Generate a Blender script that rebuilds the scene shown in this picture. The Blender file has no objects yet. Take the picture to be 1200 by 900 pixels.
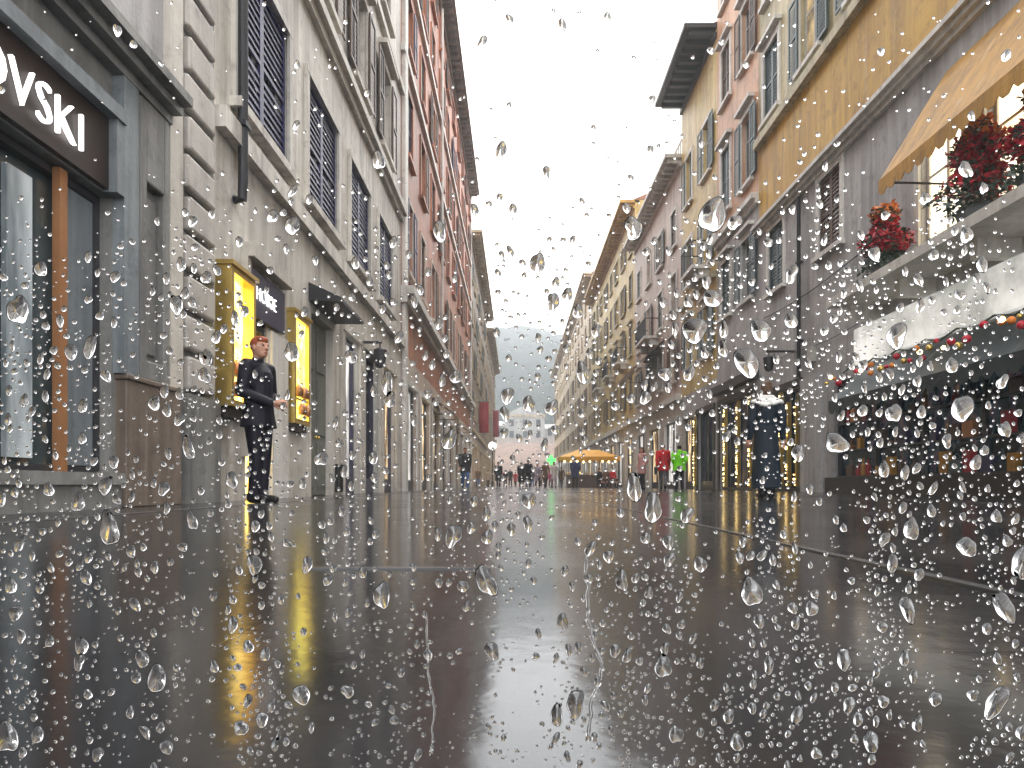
import bpy, bmesh, math, random
from mathutils import Vector, Matrix
from mathutils.noise import noise as pnoise
R = math.radians
random.seed(7)
S = bpy.context.scene
COL = S.collection

# ------------------------------------------------------------------ camera
cam_d = bpy.data.cameras.new('camera'); cam = bpy.data.objects.new('camera', cam_d); COL.objects.link(cam)
cam.location = (0, 0, 0.2); cam.rotation_euler = (R(90), 0, 0)
cam_d.lens = 24; cam_d.sensor_width = 36; cam_d.sensor_fit = 'HORIZONTAL'
cam_d.shift_x = -0.0042; cam_d.shift_y = 0.0983
cam_d.clip_start = 0.02; cam_d.clip_end = 3000
S.camera = cam
# ------------------------------------------------------------------ sky, sun, exposure
W = bpy.data.worlds.new('World'); S.world = W; W.use_nodes = True
wn, wl = W.node_tree.nodes, W.node_tree.links
wn.clear()
sky = wn.new('ShaderNodeTexSky'); sky.sky_type = 'NISHITA'; sky.sun_disc = False
SUN_EL, SUN_AZ = R(62), R(20)
sky.sun_elevation = SUN_EL; sky.sun_rotation = SUN_AZ; sky.air_density = 1.0; sky.dust_density = 4.0; sky.ozone_density = 1.0
hsv = wn.new('ShaderNodeHueSaturation'); hsv.inputs['Saturation'].default_value = 0.12
mixw = wn.new('ShaderNodeMix'); mixw.data_type = 'RGBA'; mixw.blend_type = 'MIX'
mixw.inputs['Factor'].default_value = 0.72
mixw.inputs['B'].default_value = (13.6, 13.3, 13.1, 1)          # an even overcast lid
bg = wn.new('ShaderNodeBackground'); bg.inputs['Strength'].default_value = 0.12
wo = wn.new('ShaderNodeOutputWorld')
wl.new(sky.outputs[0], hsv.inputs['Color']); wl.new(hsv.outputs[0], mixw.inputs['A'])
wl.new(mixw.outputs['Result'], bg.inputs['Color']); wl.new(bg.outputs[0], wo.inputs['Surface'])
sl = bpy.data.lights.new('sun', 'SUN'); sl.energy = 0.9; sl.angle = R(25); sl.color = (1, .95, .88)
so = bpy.data.objects.new('sun', sl); COL.objects.link(so)
so.rotation_euler = (R(90) - SUN_EL, 0, -SUN_AZ + R(180)); so.location = (0, 20, 60)
S.view_settings.view_transform = 'Standard'; S.view_settings.look = 'None'
S.view_settings.gamma = 1; S.view_settings.exposure = 1.4; S.view_settings.use_curve_mapping = False
S.cycles.use_denoising = True
S.cycles.max_bounces = 8; S.cycles.diffuse_bounces = 3; S.cycles.glossy_bounces = 4
S.cycles.transmission_bounces = 8; S.cycles.volume_bounces = 0; S.cycles.transparent_max_bounces = 8
S.cycles.sample_clamp_indirect = 6; S.cycles.caustics_refractive = False; S.cycles.caustics_reflective = False

# ------------------------------------------------------------------ materials
def newmat(name):
    m = bpy.data.materials.new(name); m.use_nodes = True
    n, l = m.node_tree.nodes, m.node_tree.links
    return m, n, l, n['Principled BSDF']
def c4(c): return (c[0], c[1], c[2], 1)
def noise_node(n, l, scale, detail=4, rough=.55, mscale=(1, 1, 1), coord='pos'):
    if coord == 'pos':
        g = n.new('ShaderNodeNewGeometry'); out = g.outputs['Position']
    else:
        g = n.new('ShaderNodeTexCoord'); out = g.outputs['Object']
    mp = n.new('ShaderNodeMapping'); mp.inputs['Scale'].default_value = mscale
    t = n.new('ShaderNodeTexNoise'); t.inputs['Scale'].default_value = scale
    t.inputs['Detail'].default_value = detail; t.inputs['Roughness'].default_value = rough
    l.new(out, mp.inputs[0]); l.new(mp.outputs[0], t.inputs['Vector'])
    return t.outputs['Fac']
def ramp(n, l, fac, stops):
    r = n.new('ShaderNodeValToRGB'); e = r.color_ramp.elements
    while len(e) < len(stops): e.new(.5)
    for i, (p, c) in enumerate(stops):
        e[i].position = p; e[i].color = c4(c) if not isinstance(c, float) else (c, c, c, 1)
    l.new(fac, r.inputs[0]); return r.outputs[0]
def mix(n, l, f, a, b, mode='MIX'):
    m = n.new('ShaderNodeMix'); m.data_type = 'RGBA'; m.blend_type = mode
    for v, s in ((f, 'Factor'), (a, 'A'), (b, 'B')):
        if hasattr(v, 'is_linked'): l.new(v, m.inputs[s])
        elif s == 'Factor': m.inputs[s].default_value = v
        else: m.inputs[s].default_value = c4(v)
    return m.outputs['Result']
def bump(n, l, p, h, strength, dist=.02):
    b = n.new('ShaderNodeBump'); b.inputs['Strength'].default_value = strength; b.inputs['Distance'].default_value = dist
    l.new(h, b.inputs['Height']); l.new(b.outputs[0], p.inputs['Normal'])
def plain(name, c, rough=.5, metal=0, vary=.25, scale=6):
    m, n, l, p = newmat(name)
    f = noise_node(n, l, scale, 5)
    col = mix(n, l, f, [x * (1 - vary) for x in c], [min(1, x * (1 + vary)) for x in c])
    l.new(col, p.inputs['Base Color']); p.inputs['Roughness'].default_value = rough; p.inputs['Metallic'].default_value = metal
    return m
def stucco(name, c, dirt, streak=.6, patch=None):
    """rain washed plaster: long vertical runs of grime, pale leached runs and patchy repairs"""
    m, n, l, p = newmat(name)
    big = noise_node(n, l, .55, 5, .6)
    col = mix(n, l, ramp(n, l, big, [(.3, 0.), (.7, 1.)]), [x * .86 for x in c], patch or [min(1, x * 1.1) for x in c])
    where = ramp(n, l, noise_node(n, l, .8, 4, .6, (1, 1, .55)), [(.30, .25), (.58, 1.)])
    def masked(k):
        mm = n.new('ShaderNodeMath'); mm.operation = 'MULTIPLY'; l.new(k, mm.inputs[0]); l.new(where, mm.inputs[1]); return mm.outputs[0]
    run = noise_node(n, l, 2.3, 6, .70, (1, 1, .06))
    k = ramp(n, l, run, [(.37, 0.), (.64, float(min(1, streak * 1.55)))])
    col = mix(n, l, masked(k), col, dirt)
    fine = noise_node(n, l, 6.5, 4, .6, (1, 1, .05))
    k2 = ramp(n, l, fine, [(.47, 0.), (.70, float(min(1, streak * 1.2)))])
    col = mix(n, l, masked(k2), col, [x * .7 for x in dirt])
    pale = noise_node(n, l, 3.4, 4, .6, (1, 1.3, .07))
    k3 = ramp(n, l, pale, [(.60, 0.), (.80, .3)])
    col = mix(n, l, k3, col, (.72, .69, .65))
    sp = noise_node(n, l, 3.2, 8, .7)
    k4 = ramp(n, l, sp, [(.52, 0.), (.68, .5)])
    col = mix(n, l, k4, col, [x * .6 for x in dirt])
    l.new(col, p.inputs['Base Color']); p.inputs['Roughness'].default_value = .5
    bump(n, l, p, noise_node(n, l, 18, 6), .35, .02)
    return m
def lit(name, stops, strength, scale=4, ms=(1, 1, 1)):
    m, n, l, p = newmat(name)
    f = noise_node(n, l, scale, 4, .6, ms)
    col = ramp(n, l, f, stops)
    l.new(col, p.inputs['Base Color']); l.new(col, p.inputs['Emission Color'])
    p.inputs['Emission Strength'].default_value = strength; p.inputs['Roughness'].default_value = .15
    return m
def glassy(name, c, rough=.08):
    m, n, l, p = newmat(name)
    f = noise_node(n, l, 1.5, 4, .6, (1, 1, .25))
    l.new(mix(n, l, f, [x * .5 for x in c], [x * 1.5 for x in c]), p.inputs['Base Color'])
    p.inputs['Roughness'].default_value = rough; p.inputs['IOR'].default_value = 1.5
    bump(n, l, p, noise_node(n, l, 2.5, 2), .12, .02)
    return m
M = {}
M['grey_stone'] = stucco('grey_stone', (.25, .25, .24), (.10, .10, .10), .55)
M['bluegrey'] = stucco('bluegrey_paint', (.23, .26, .28), (.10, .115, .13), .5)
M['brown_stone'] = stucco('brown_marble', (.20, .155, .125), (.09, .07, .055), .5)
M['pale_stone'] = stucco('pale_travertine', (.60, .56, .50), (.26, .235, .21), .4)
M['cream'] = stucco('cream_plaster', (.70, .66, .59), (.25, .225, .21), .5, (.74, .71, .65))
M['quoin'] = stucco('quoin_stone', (.50, .47, .43), (.22, .20, .19), .35)
M['brick'] = stucco('terracotta_plaster', (.54, .17, .08), (.10, .045, .03), .55, (.60, .24, .13))
M['brown'] = stucco('umber_plaster', (.24, .165, .12), (.08, .06, .05), .7)
M['greywall'] = stucco('grey_plaster', (.47, .46, .465), (.19, .19, .20), .5)
M['ochre'] = stucco('ochre_plaster', (.60, .32, .03), (.22, .11, .02), .42, (.68, .42, .07))
M['olive'] = stucco('straw_plaster', (.56, .49, .30), (.22, .18, .10), .6)
M['peach'] = stucco('peach_plaster', (.70, .36, .19), (.29, .14, .08), .42, (.72, .48, .33))
M['yellow'] = stucco('yellow_plaster', (.72, .52, .15), (.30, .18, .05), .42, (.72, .60, .32))
M['pink'] = stucco('pinkish_plaster', (.64, .50, .42), (.28, .20, .16), .5, (.68, .60, .52))
M['tan'] = stucco('tan_plaster', (.62, .47, .27), (.22, .15, .09), .6, (.68, .57, .40))
M['white'] = stucco('white_trim', (.72, .70, .66), (.34, .32, .30), .35)
M['darktrim'] = plain('dark_trim', (.035, .03, .028), .5)
M['indigo'] = plain('indigo_shutter_paint', (.030, .030, .095), .38, 0, .5, 5)
M['teal_sh'] = plain('teal_shutter_paint', (.05, .085, .095), .4, 0, .4)
M['brown_sh'] = plain('brown_shutter_paint', (.095, .058, .040), .45, 0, .4)
M['green_sh'] = plain('grey_green_shutter_paint', (.13, .14, .12), .45, 0, .4)
M['wframe'] = plain('window_frame_paint', (.45, .43, .40), .4)
M['dframe'] = plain('dark_frame', (.03, .03, .035), .35)
M['glass'] = glassy('window_glass', (.035, .04, .05))
M['curtain'] = glassy('curtained_glass', (.20, .19, .175), .12)
M['dimlit'] = lit('room_light', [(.4, (.10, .075, .045)), (.7, (.55, .40, .20))], .35, 1.5)
M['shopglass'] = glassy('shop_glass', (.06, .075, .08), .05)
M['darkglass'] = glassy('dark_shop_glass', (.012, .018, .02), .05)
M['tile'] = plain('roof_tiles', (.30, .14, .08), .7, 0, .4, 9)
M['gold'] = plain('brass', (.62, .44, .13), .3, .8, .3)
M['copper'] = plain('copper_post', (.42, .20, .09), .4, .5, .3)
M['iron'] = plain('dark_iron', (.025, .025, .03), .45, .4)
M['navy_panel'] = plain('navy_sign_panel', (.035, .035, .07), .4)
M['brown_panel'] = plain('brown_sign_panel', (.022, .013, .012), .5)
M['letter'] = lit('lit_letters', [(0, (1, .97, .95)), (1, (1, .97, .95))], .75)
M['amber'] = lit('amber_display', [(.30, (.30, .13, .02)), (.42, (.95, .52, .06)), (.55, (1, .76, .2)), (.7, (1, .90, .5))], 1.9, 5, (1, 1, .8))
M['lemon'] = lit('lemon_display', [(.3, (.55, .42, .05)), (.5, (.95, .80, .10)), (.7, (1, .93, .35))], 1.3, 4)
M['warmshop'] = lit('warm_shop_window', [(.34, (.02, .016, .014)), (.46, (.16, .10, .05)), (.58, (.62, .46, .26)), (.72, (1, .86, .60))], .8, 2.4, (1, 1.5, .35))
M['paleshop'] = lit('pale_shop_window', [(.36, (.08, .08, .09)), (.5, (.36, .34, .32)), (.66, (.9, .86, .8))], .6, 2.2, (1, 1.6, .3))
M['dimdisplay'] = lit('dim_display', [(.35, (.10, .12, .13)), (.65, (.50, .54, .56))], .18, 1.6, (1, 1.5, .3))
M['darkshop'] = lit('dim_shop_window', [(.44, (.001, .002, .003)), (.52, (.006, .014, .016)), (.58, (.02, .012, .02)), (.66, (.05, .035, .02)), (.80, (.4, .2, .06))], .45, 3.1, (1, 1.2, .5))
M['darkshop'].node_tree.nodes['Principled BSDF'].inputs['Specular IOR Level'].default_value = .12
M['creamlit'] = lit('cream_lit_window', [(.3, (.85, .68, .36)), (.6, (1, .92, .72))], .9, 2)
M['bulb'] = lit('gold_bulbs', [(.35, (1, .55, .10)), (.65, (1, .86, .45))], 3.0, 25)
M['whitelamp'] = lit('white_lamp', [(0, (1, .97, .94)), (1, (1, .97, .94))], 1.6)
M['fascia_glow'] = lit('fascia_added_glow', [(.35, (.42, .43, .40)), (.65, (.95, .94, .90))], .28, 1.1)  # emission added to brighten the white fascia shaded by the balcony
M['greenlamp'] = lit('green_lamp', [(0, (.04, .9, .08)), (1, (.06, 1, .12))], 1.0)
M['ochre_cloth'] = stucco('ochre_awning_cloth', (.54, .27, .025), (.18, .09, .015), .45)
M['teal_cloth'] = stucco('teal_awning_cloth', (.016, .033, .04), (.005, .010, .012), .5)
M['brown_cloth'] = stucco('brown_awning_cloth', (.19, .105, .05), (.08, .045, .025), .5)
M['orange_cloth'] = plain('orange_canopy_cloth', (.88, .38, .03), .6, 0, .35, 3)
M['red_cloth'] = plain('red_banner_cloth', (.33, .025, .035), .6)
M['leaf'] = plain('shrub_leaves', (.035, .065, .045), .45, 0, .5, 14)
M['red_petal'] = plain('red_petals', (.50, .012, .035), .45, 0, .4, 14)
M['orange_petal'] = plain('orange_petals', (.75, .22, .03), .45, 0, .35, 14)
M['terracotta'] = plain('planter_clay', (.10, .11, .12), .6)
M['hillhouse'] = stucco('faded_plaster', (.40, .40, .39), (.22, .22, .23), .4)
M['pinkstone'] = stucco('rosy_stair_stone', (.52, .41, .36), (.26, .20, .18), .4)

def paving():
    m, n, l, p = newmat('wet_basalt_paving')
    g = n.new('ShaderNodeNewGeometry')
    br = n.new('ShaderNodeTexBrick'); br.inputs['Scale'].default_value = 1.0
    br.inputs['Brick Width'].default_value = .74; br.inputs['Row Height'].default_value = .41
    br.inputs['Mortar Size'].default_value = .0035; br.inputs['Mortar Smooth'].default_value = .3
    br.inputs['Color1'].default_value = (.010, .010, .0115, 1); br.inputs['Color2'].default_value = (.018, .0175, .019, 1)
    br.inputs['Mortar'].default_value = (.010, .010, .010, 1)
    l.new(g.outputs['Position'], br.inputs['Vector'])
    big = noise_node(n, l, .9, 5, .6)
    col = mix(n, l, ramp(n, l, big, [(.35, 0.), (.7, .6)]), br.outputs['Color'], (.024, .023, .024))
    l.new(col, p.inputs['Base Color'])
    wet = noise_node(n, l, .7, 4, .6, (1, .6, 1))
    rr = ramp(n, l, wet, [(.32, .12), (.52, .17), (.72, .26)])
    rm = n.new('ShaderNodeMath'); rm.operation = 'MULTIPLY_ADD'; rm.inputs[1].default_value = 4.0; l.new(br.outputs['Color'], rm.inputs[0]); l.new(rr, rm.inputs[2]); rm2 = n.new('ShaderNodeMath'); rm2.operation = 'SUBTRACT'; rm2.inputs[1].default_value = .06; l.new(rm.outputs[0], rm2.inputs[0]); l.new(rm2.outputs[0], p.inputs['Roughness']); p.inputs['IOR'].default_value = 1.62; p.inputs['Specular Tint'].default_value = (.88, .95, 1, 1)
    hb = noise_node(n, l, 7, 4, .55)
    sub = n.new('ShaderNodeMath'); sub.operation = 'MULTIPLY_ADD'; sub.inputs[1].default_value = -.03
    l.new(br.outputs['Fac'], sub.inputs[0]); l.new(hb, sub.inputs[2])
    bump(n, l, p, sub.outputs[0], .10, .012)
    return m
M['paving'] = paving()
m, n, l, p = newmat('pale_gutter_stone')
f = noise_node(n, l, 5, 6); l.new(mix(n, l, f, (.03, .03, .034), (.11, .11, .115)), p.inputs['Base Color'])
p.inputs['Roughness'].default_value = .2; bump(n, l, p, f, .2, .01); M['gutter'] = m
m, n, l, p = newmat('far_woodland')
f = noise_node(n, l, .09, 8, .65); l.new(mix(n, l, f, (.012, .020, .022), (.035, .045, .042)), p.inputs['Base Color'])
p.inputs['Roughness'].default_value = .9; bump(n, l, p, f, .8, 3); M['hill'] = m
m, n, l, p = newmat('rain_water'); p.inputs['Transmission Weight'].default_value = 1; p.inputs['IOR'].default_value = 1.34
p.inputs['Roughness'].default_value = 0.0; p.inputs['Base Color'].default_value = (1, 1, 1, 1); M['water'] = m

# ------------------------------------------------------------------ mesh helpers
class F:
    """a facade: u runs along the street, z up, d out of the wall towards the street"""
    def __init__(s, side, xw): s.side, s.xw = side, xw
    def P(s, u, z, d): return Vector((s.side * (s.xw - d), u, z))
    def uat(s, px): return s.xw * 800 / abs(px - 605)
class MB:
    def __init__(s): s.v, s.f, s.m = [], [], []
    def face(s, pts, mi=0):
        b = len(s.v); s.v += [Vector(q) for q in pts]; s.f.append(tuple(range(b, b + len(pts)))); s.m.append(mi)
    def hexa(s, q, mi=0):
        b = len(s.v); s.v += [Vector(x) for x in q]
        for a in ((0, 3, 2, 1), (4, 5, 6, 7), (0, 1, 5, 4), (1, 2, 6, 5), (2, 3, 7, 6), (3, 0, 4, 7)):
            s.f.append(tuple(b + i for i in a)); s.m.append(mi)
    def box(s, x0, x1, y0, y1, z0, z1, mi=0):
        s.hexa([(x0, y0, z0), (x1, y0, z0), (x1, y1, z0), (x0, y1, z0), (x0, y0, z1), (x1, y0, z1), (x1, y1, z1), (x0, y1, z1)], mi)
    def fbox(s, F_, u0, u1, z0, z1, d0, d1, mi=0):
        P = F_.P
        s.hexa([P(u0, z0, d0), P(u1, z0, d0), P(u1, z0, d1), P(u0, z0, d1), P(u0, z1, d0), P(u1, z1, d0), P(u1, z1, d1), P(u0, z1, d1)], mi)
    def tube(s, pts, rs, seg=10, mi=0, caps=True):
        pts = [Vector(q) for q in pts]
        if not isinstance(rs, (list, tuple)): rs = [rs] * len(pts)
        b = len(s.v)
        for i, q in enumerate(pts):
            t = (pts[min(i + 1, len(pts) - 1)] - pts[max(i - 1, 0)]).normalized()
            a = t.cross(Vector((0, 0, 1)) if abs(t.z) < .9 else Vector((0, 1, 0))).normalized(); c = t.cross(a)
            for k in range(seg):
                th = 2 * math.pi * k / seg
                s.v.append(q + (a * math.cos(th) + c * math.sin(th)) * rs[i])
        for i in range(len(pts) - 1):
            for k in range(seg):
                k2 = (k + 1) % seg
                s.f.append((b + i * seg + k, b + i * seg + k2, b + (i + 1) * seg + k2, b + (i + 1) * seg + k)); s.m.append(mi)
        if caps:
            s.f.append(tuple(b + k for k in range(seg))); s.m.append(mi)
            e = b + (len(pts) - 1) * seg
            s.f.append(tuple(e + k for k in range(seg))); s.m.append(mi)
    def ell(s, c, r, seg=14, rings=9, mi=0, rot=None):
        c = Vector(c); r = Vector(r) if hasattr(r, '__len__') else Vector((r, r, r)); b = len(s.v)
        rot = rot or Matrix.Identity(3)
        for i in range(rings + 1):
            ph = math.pi * i / rings
            for k in range(seg):
                th = 2 * math.pi * k / seg
                s.v.append(c + rot @ Vector((r.x * math.sin(ph) * math.cos(th), r.y * math.sin(ph) * math.sin(th), r.z * math.cos(ph))))
        for i in range(rings):
            for k in range(seg):
                k2 = (k + 1) % seg
                s.f.append((b + i * seg + k, b + i * seg + k2, b + (i + 1) * seg + k2, b + (i + 1) * seg + k)); s.m.append(mi)
    def build(s, name, mats, parent=None, smooth=False, bevel=0):
        org = ORG.get(parent.name, Vector()) if parent else Vector()
        me = bpy.data.meshes.new(name); me.from_pydata([v - org for v in s.v], [], s.f)
        mats = mats if isinstance(mats, (list, tuple)) else [mats]
        for x in mats: me.materials.append(x)
        me.polygons.foreach_set('material_index', s.m)
        bm = bmesh.new(); bm.from_mesh(me); bmesh.ops.remove_doubles(bm, verts=bm.verts, dist=1e-5)
        bmesh.ops.recalc_face_normals(bm, faces=bm.faces); bm.to_mesh(me); bm.free()
        if smooth: me.polygons.foreach_set('use_smooth', [True] * len(me.polygons))
        me.update()
        o = bpy.data.objects.new(name, me); COL.objects.link(o)
        if parent: o.parent = parent
        ORG[o.name] = org
        if bevel:
            b = o.modifiers.new('bevel', 'BEVEL'); b.width = bevel; b.segments = 2; b.limit_method = 'ANGLE'
        return o
ORG = {}
def thing(name, label, cat, loc=(0, 0, 0), group=None):
    o = bpy.data.objects.new(name, None); COL.objects.link(o); o.location = loc; o.empty_display_size = .2
    o['label'] = label; o['category'] = cat
    if group: o['group'] = group
    ORG[o.name] = Vector(loc); return o
def tag(o, label, cat, group=None):
    o['label'] = label; o['category'] = cat
    if group: o['group'] = group
    return o
def settle(o):
    """give a one-mesh thing its origin at its own base"""
    me = o.data; xs = [v.co for v in me.vertices]
    c = Vector((sum(v.x for v in xs) / len(xs), sum(v.y for v in xs) / len(xs), min(v.z for v in xs)))
    me.transform(Matrix.Translation(-c)); o.location = c; return o
def text_mesh(s, F_, u, z, d, size, stretch, mat, parent, depth=.03, name='lettering', flip=False):
    cu = bpy.data.curves.new('t', 'FONT'); cu.body = s; cu.size = size; cu.extrude = depth / 2; cu.align_x = 'LEFT'; cu.resolution_u = 3; cu.offset = -size * .022
    o = bpy.data.objects.new('t', cu); COL.objects.link(o)
    dg = bpy.context.evaluated_depsgraph_get(); me = bpy.data.meshes.new_from_object(o.evaluated_get(dg))
    bpy.data.objects.remove(o)
    org = ORG[parent.name]
    for v in me.vertices:
        x, y, t = v.co
        v.co = F_.P(u + x * stretch, z + y, d + t) - org
    me.materials.clear(); me.materials.append(mat)
    ob = bpy.data.objects.new(name, me); COL.objects.link(ob); ob.parent = parent; ORG[ob.name] = org
    bm = bmesh.new(); bm.from_mesh(me); bmesh.ops.recalc_face_normals(bm, faces=bm.faces); bm.to_mesh(me); bm.free()
    return ob

# ------------------------------------------------------------------ building kit
def building(name, label, fa, u0, u1, H, depth, zones, openings, reveal=.28):
    """zones: [(top z, material)...] from the ground up; openings: (u0,u1,z0,z1)"""
    x = fa.side * (fa.xw + depth / 2)
    root = thing(name, label, 'building', (x, (u0 + u1) / 2, 0))
    mb = MB(); P = fa.P
    us = sorted({round(a, 4) for o in openings for a in o[:2]} | {u0, u1})
    zs = sorted({round(a, 4) for o in openings for a in o[2:4]} | {0, H} | {z for z, _ in zones if z < H})
    def zone(z):
        for i, (t, _) in enumerate(zones):
            if z < t: return i
        return len(zones) - 1
    for a, b in zip(us, us[1:]):
        for c, e in zip(zs, zs[1:]):
            um, zm = (a + b) / 2, (c + e) / 2
            if any(o[0] < um < o[1] and o[2] < zm < o[3] for o in openings): continue
            mb.face([P(a, c, 0), P(b, c, 0), P(b, e, 0), P(a, e, 0)], zone(zm))
    for o in openings:
        a, b, c, e = o[:4]; r = -reveal; z = zone((c + e) / 2)
        mb.face([P(a, c, 0), P(a, e, 0), P(a, e, r), P(a, c, r)], z); mb.face([P(b, c, 0), P(b, e, 0), P(b, e, r), P(b, c, r)], z)
        mb.face([P(a, e, 0), P(b, e, 0), P(b, e, r), P(a, e, r)], z)
        if c > .01: mb.face([P(a, c, 0), P(b, c, 0), P(b, c, r), P(a, c, r)], z)
        mb.face([P(a, c, r), P(b, c, r), P(b, e, r), P(a, e, r)], z)
    D = -depth; last = len(zones) - 1; zc = [0] + [min(t, H) for t, _ in zones]
    zc[-1] = H
    for i in range(len(zones)):
        if zc[i + 1] <= zc[i]: continue
        for u in (u0, u1): mb.face([P(u, zc[i], 0), P(u, zc[i], D), P(u, zc[i + 1], D), P(u, zc[i + 1], 0)], i)
    mb.face([P(u0, 0, D), P(u1, 0, D), P(u1, H, D), P(u0, H, D)], last); mb.face([P(u0, H, 0), P(u1, H, 0), P(u1, H, D), P(u0, H, D)], last)
    mb.build('wall', [mm for _, mm in zones], root)
    return root
def leaf(fa, u0, u1, z0, z1, d0, d1, mb, n=None):
    t = .06; n = n or max(8, int((z1 - z0) / .11))
    mb.fbox(fa, u0, u0 + t, z0, z1, d0, d1); mb.fbox(fa, u1 - t, u1, z0, z1, d0, d1)
    zm = (z0 + z1) / 2
    for a in (z0, zm - t / 2, z1 - t): mb.fbox(fa, u0 + t, u1 - t, a, a + t, d0, d1)
    P = fa.P; w = d1 - d0
    for i in range(n):
        z = z0 + t + (z1 - z0 - 2 * t) * (i + .5) / n
        if abs(z - zm) < t: continue
        h = (z1 - z0) / n * .42
        mb.hexa([P(u0 + t, z + h - .008, d0 + .004), P(u1 - t, z + h - .008, d0 + .004), P(u1 - t, z - h - .008, d1 - .004), P(u0 + t, z - h - .008, d1 - .004),
                 P(u0 + t, z + h + .008, d0 + .004), P(u1 - t, z + h + .008, d0 + .004), P(u1 - t, z - h + .008, d1 - .004), P(u0 + t, z - h + .008, d1 - .004)])
def window(fa, root, o, style='plain', trim='white', sh='indigo', glass='glass', hood=False, frame='wframe', aw=.15):
    a, b, c, e = o[:4]; mb = MB(); t = .07; k = .003
    mb.fbox(fa, a + k, a + t, c + k, e - k, -.2, -.12); mb.fbox(fa, b - t, b - k, c + k, e - k, -.2, -.12)
    mb.fbox(fa, a + t, b - t, c + k, c + t, -.2, -.12); mb.fbox(fa, a + t, b - t, e - t, e - k, -.2, -.12)
    um = (a + b) / 2; zt = c + (e - c) * .68
    mb.fbox(fa, um - .03, um + .03, c + t, e - t, -.195, -.125); mb.fbox(fa, a + t, um - .03, zt - .025, zt + .025, -.19, -.13); mb.fbox(fa, um + .03, b - t, zt - .025, zt + .025, -.19, -.13)
    w = mb.build('window', M[frame], root)
    g = MB(); g.fbox(fa, a + .05, b - .05, c + .05, e - .05, -.168, -.155); g.build('pane', M[glass if glass != 'glass' or style == 'closed' else random.choice(['glass', 'glass', 'curtain', 'glass', 'dimlit'])], w)
    s = MB()
    s.fbox(fa, a - aw, a, c, e, -.01, .055); s.fbox(fa, b, b + aw, c, e, -.01, .055); s.fbox(fa, a - aw, b + aw, e, e + aw, -.01, .06)
    s.fbox(fa, a - aw - .05, b + aw + .05, c - .12, c, -.01, .15)
    if hood:
        s.fbox(fa, a - aw - .08, b + aw + .08, e + aw + .12, e + aw + .24, -.01, .22); s.fbox(fa, a - aw + .02, b + aw - .02, e + aw, e + aw + .12, -.01, .04)
    s.build('architrave', M[trim], w)
    wd = (b - a) / 2
    if style == 'open':
        for p, q in ((a - wd - .02, a - .02), (b + .02, b + wd + .02)):
            x = MB(); leaf(fa, p, q, c + .02, e - .02, .075, .115, x); x.build('shutter', M[sh], root)
    elif style == 'closed':
        for p, q in ((a + .005, um - .004), (um + .004, b - .005)):
            x = MB(); leaf(fa, p, q, c + .01, e - .01, -.06, -.02, x); x.build('shutter', M[sh], root)
    elif style == 'half':
        x = MB(); leaf(fa, a + .005, um - .004, c + .01, e - .01, -.06, -.02, x); x.build('shutter', M[sh], root)
        x = MB(); leaf(fa, b + .02, b + wd + .02, c + .02, e - .02, .075, .115, x); x.build('shutter', M[sh], root)
    return w
def shop(fa, root, o, fill='warmshop', frame='dframe', trim=None, posts=1, plinth=.35):
    a, b, c, e = o[:4]; mb = MB(); t = .07; k = .003
    mb.fbox(fa, a + k, a + t, c + k, e - k, -.22, -.1); mb.fbox(fa, b - t, b - k, c + k, e - k, -.22, -.1)
    mb.fbox(fa, a + t, b - t, e - t, e - k, -.22, -.1); mb.fbox(fa, a + t, b - t, c + k, c + plinth, -.22, -.08)
    for i in range(posts):
        u = a + (b - a) * (i + 1) / (posts + 1); mb.fbox(fa, u - .035, u + .035, c + plinth, e - t, -.21, -.11)
    zt = e - (e - c) * .2
    w = mb.build('shop_window', M[frame], root)
    g = MB(); g.fbox(fa, a + .04, b - .04, c + .05, e - .04, -.2, -.185); g.build('pane', M[fill], w)
    if trim:
        s = MB(); s.fbox(fa, a - .16, a, c, e, -.01, .06); s.fbox(fa, b, b + .16, c, e, -.01, .06); s.fbox(fa, a - .16, b + .16, e, e + .2, -.01, .08)
        s.build('surround', M[trim], w)
    return w
def band(fa, root, u0, u1, z0, z1, d, mat, name='string_course', steps=1):
    mb = MB()
    for i in range(steps):
        h = (z1 - z0) / steps; mb.fbox(fa, u0, u1, z0 + i * h, z0 + (i + 1) * h, -.01, d * (i + 1) / steps)
    return mb.build(name, M[mat], root)
def cornice(fa, root, u0, u1, H, d, mat, brackets=True):
    mb = MB()
    mb.fbox(fa, u0, u1, H - .55, H - .35, -.01, .12); mb.fbox(fa, u0, u1, H - .16, H + .02, -.3, d)
    if brackets:
        n = int((u1 - u0) / .55)
        for i in range(n):
            u = u0 + (i + .5) * (u1 - u0) / n; mb.fbox(fa, u - .09, u + .09, H - .35, H - .16, -.01, d * .8)
    mb.build('cornice', M[mat], root)
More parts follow.
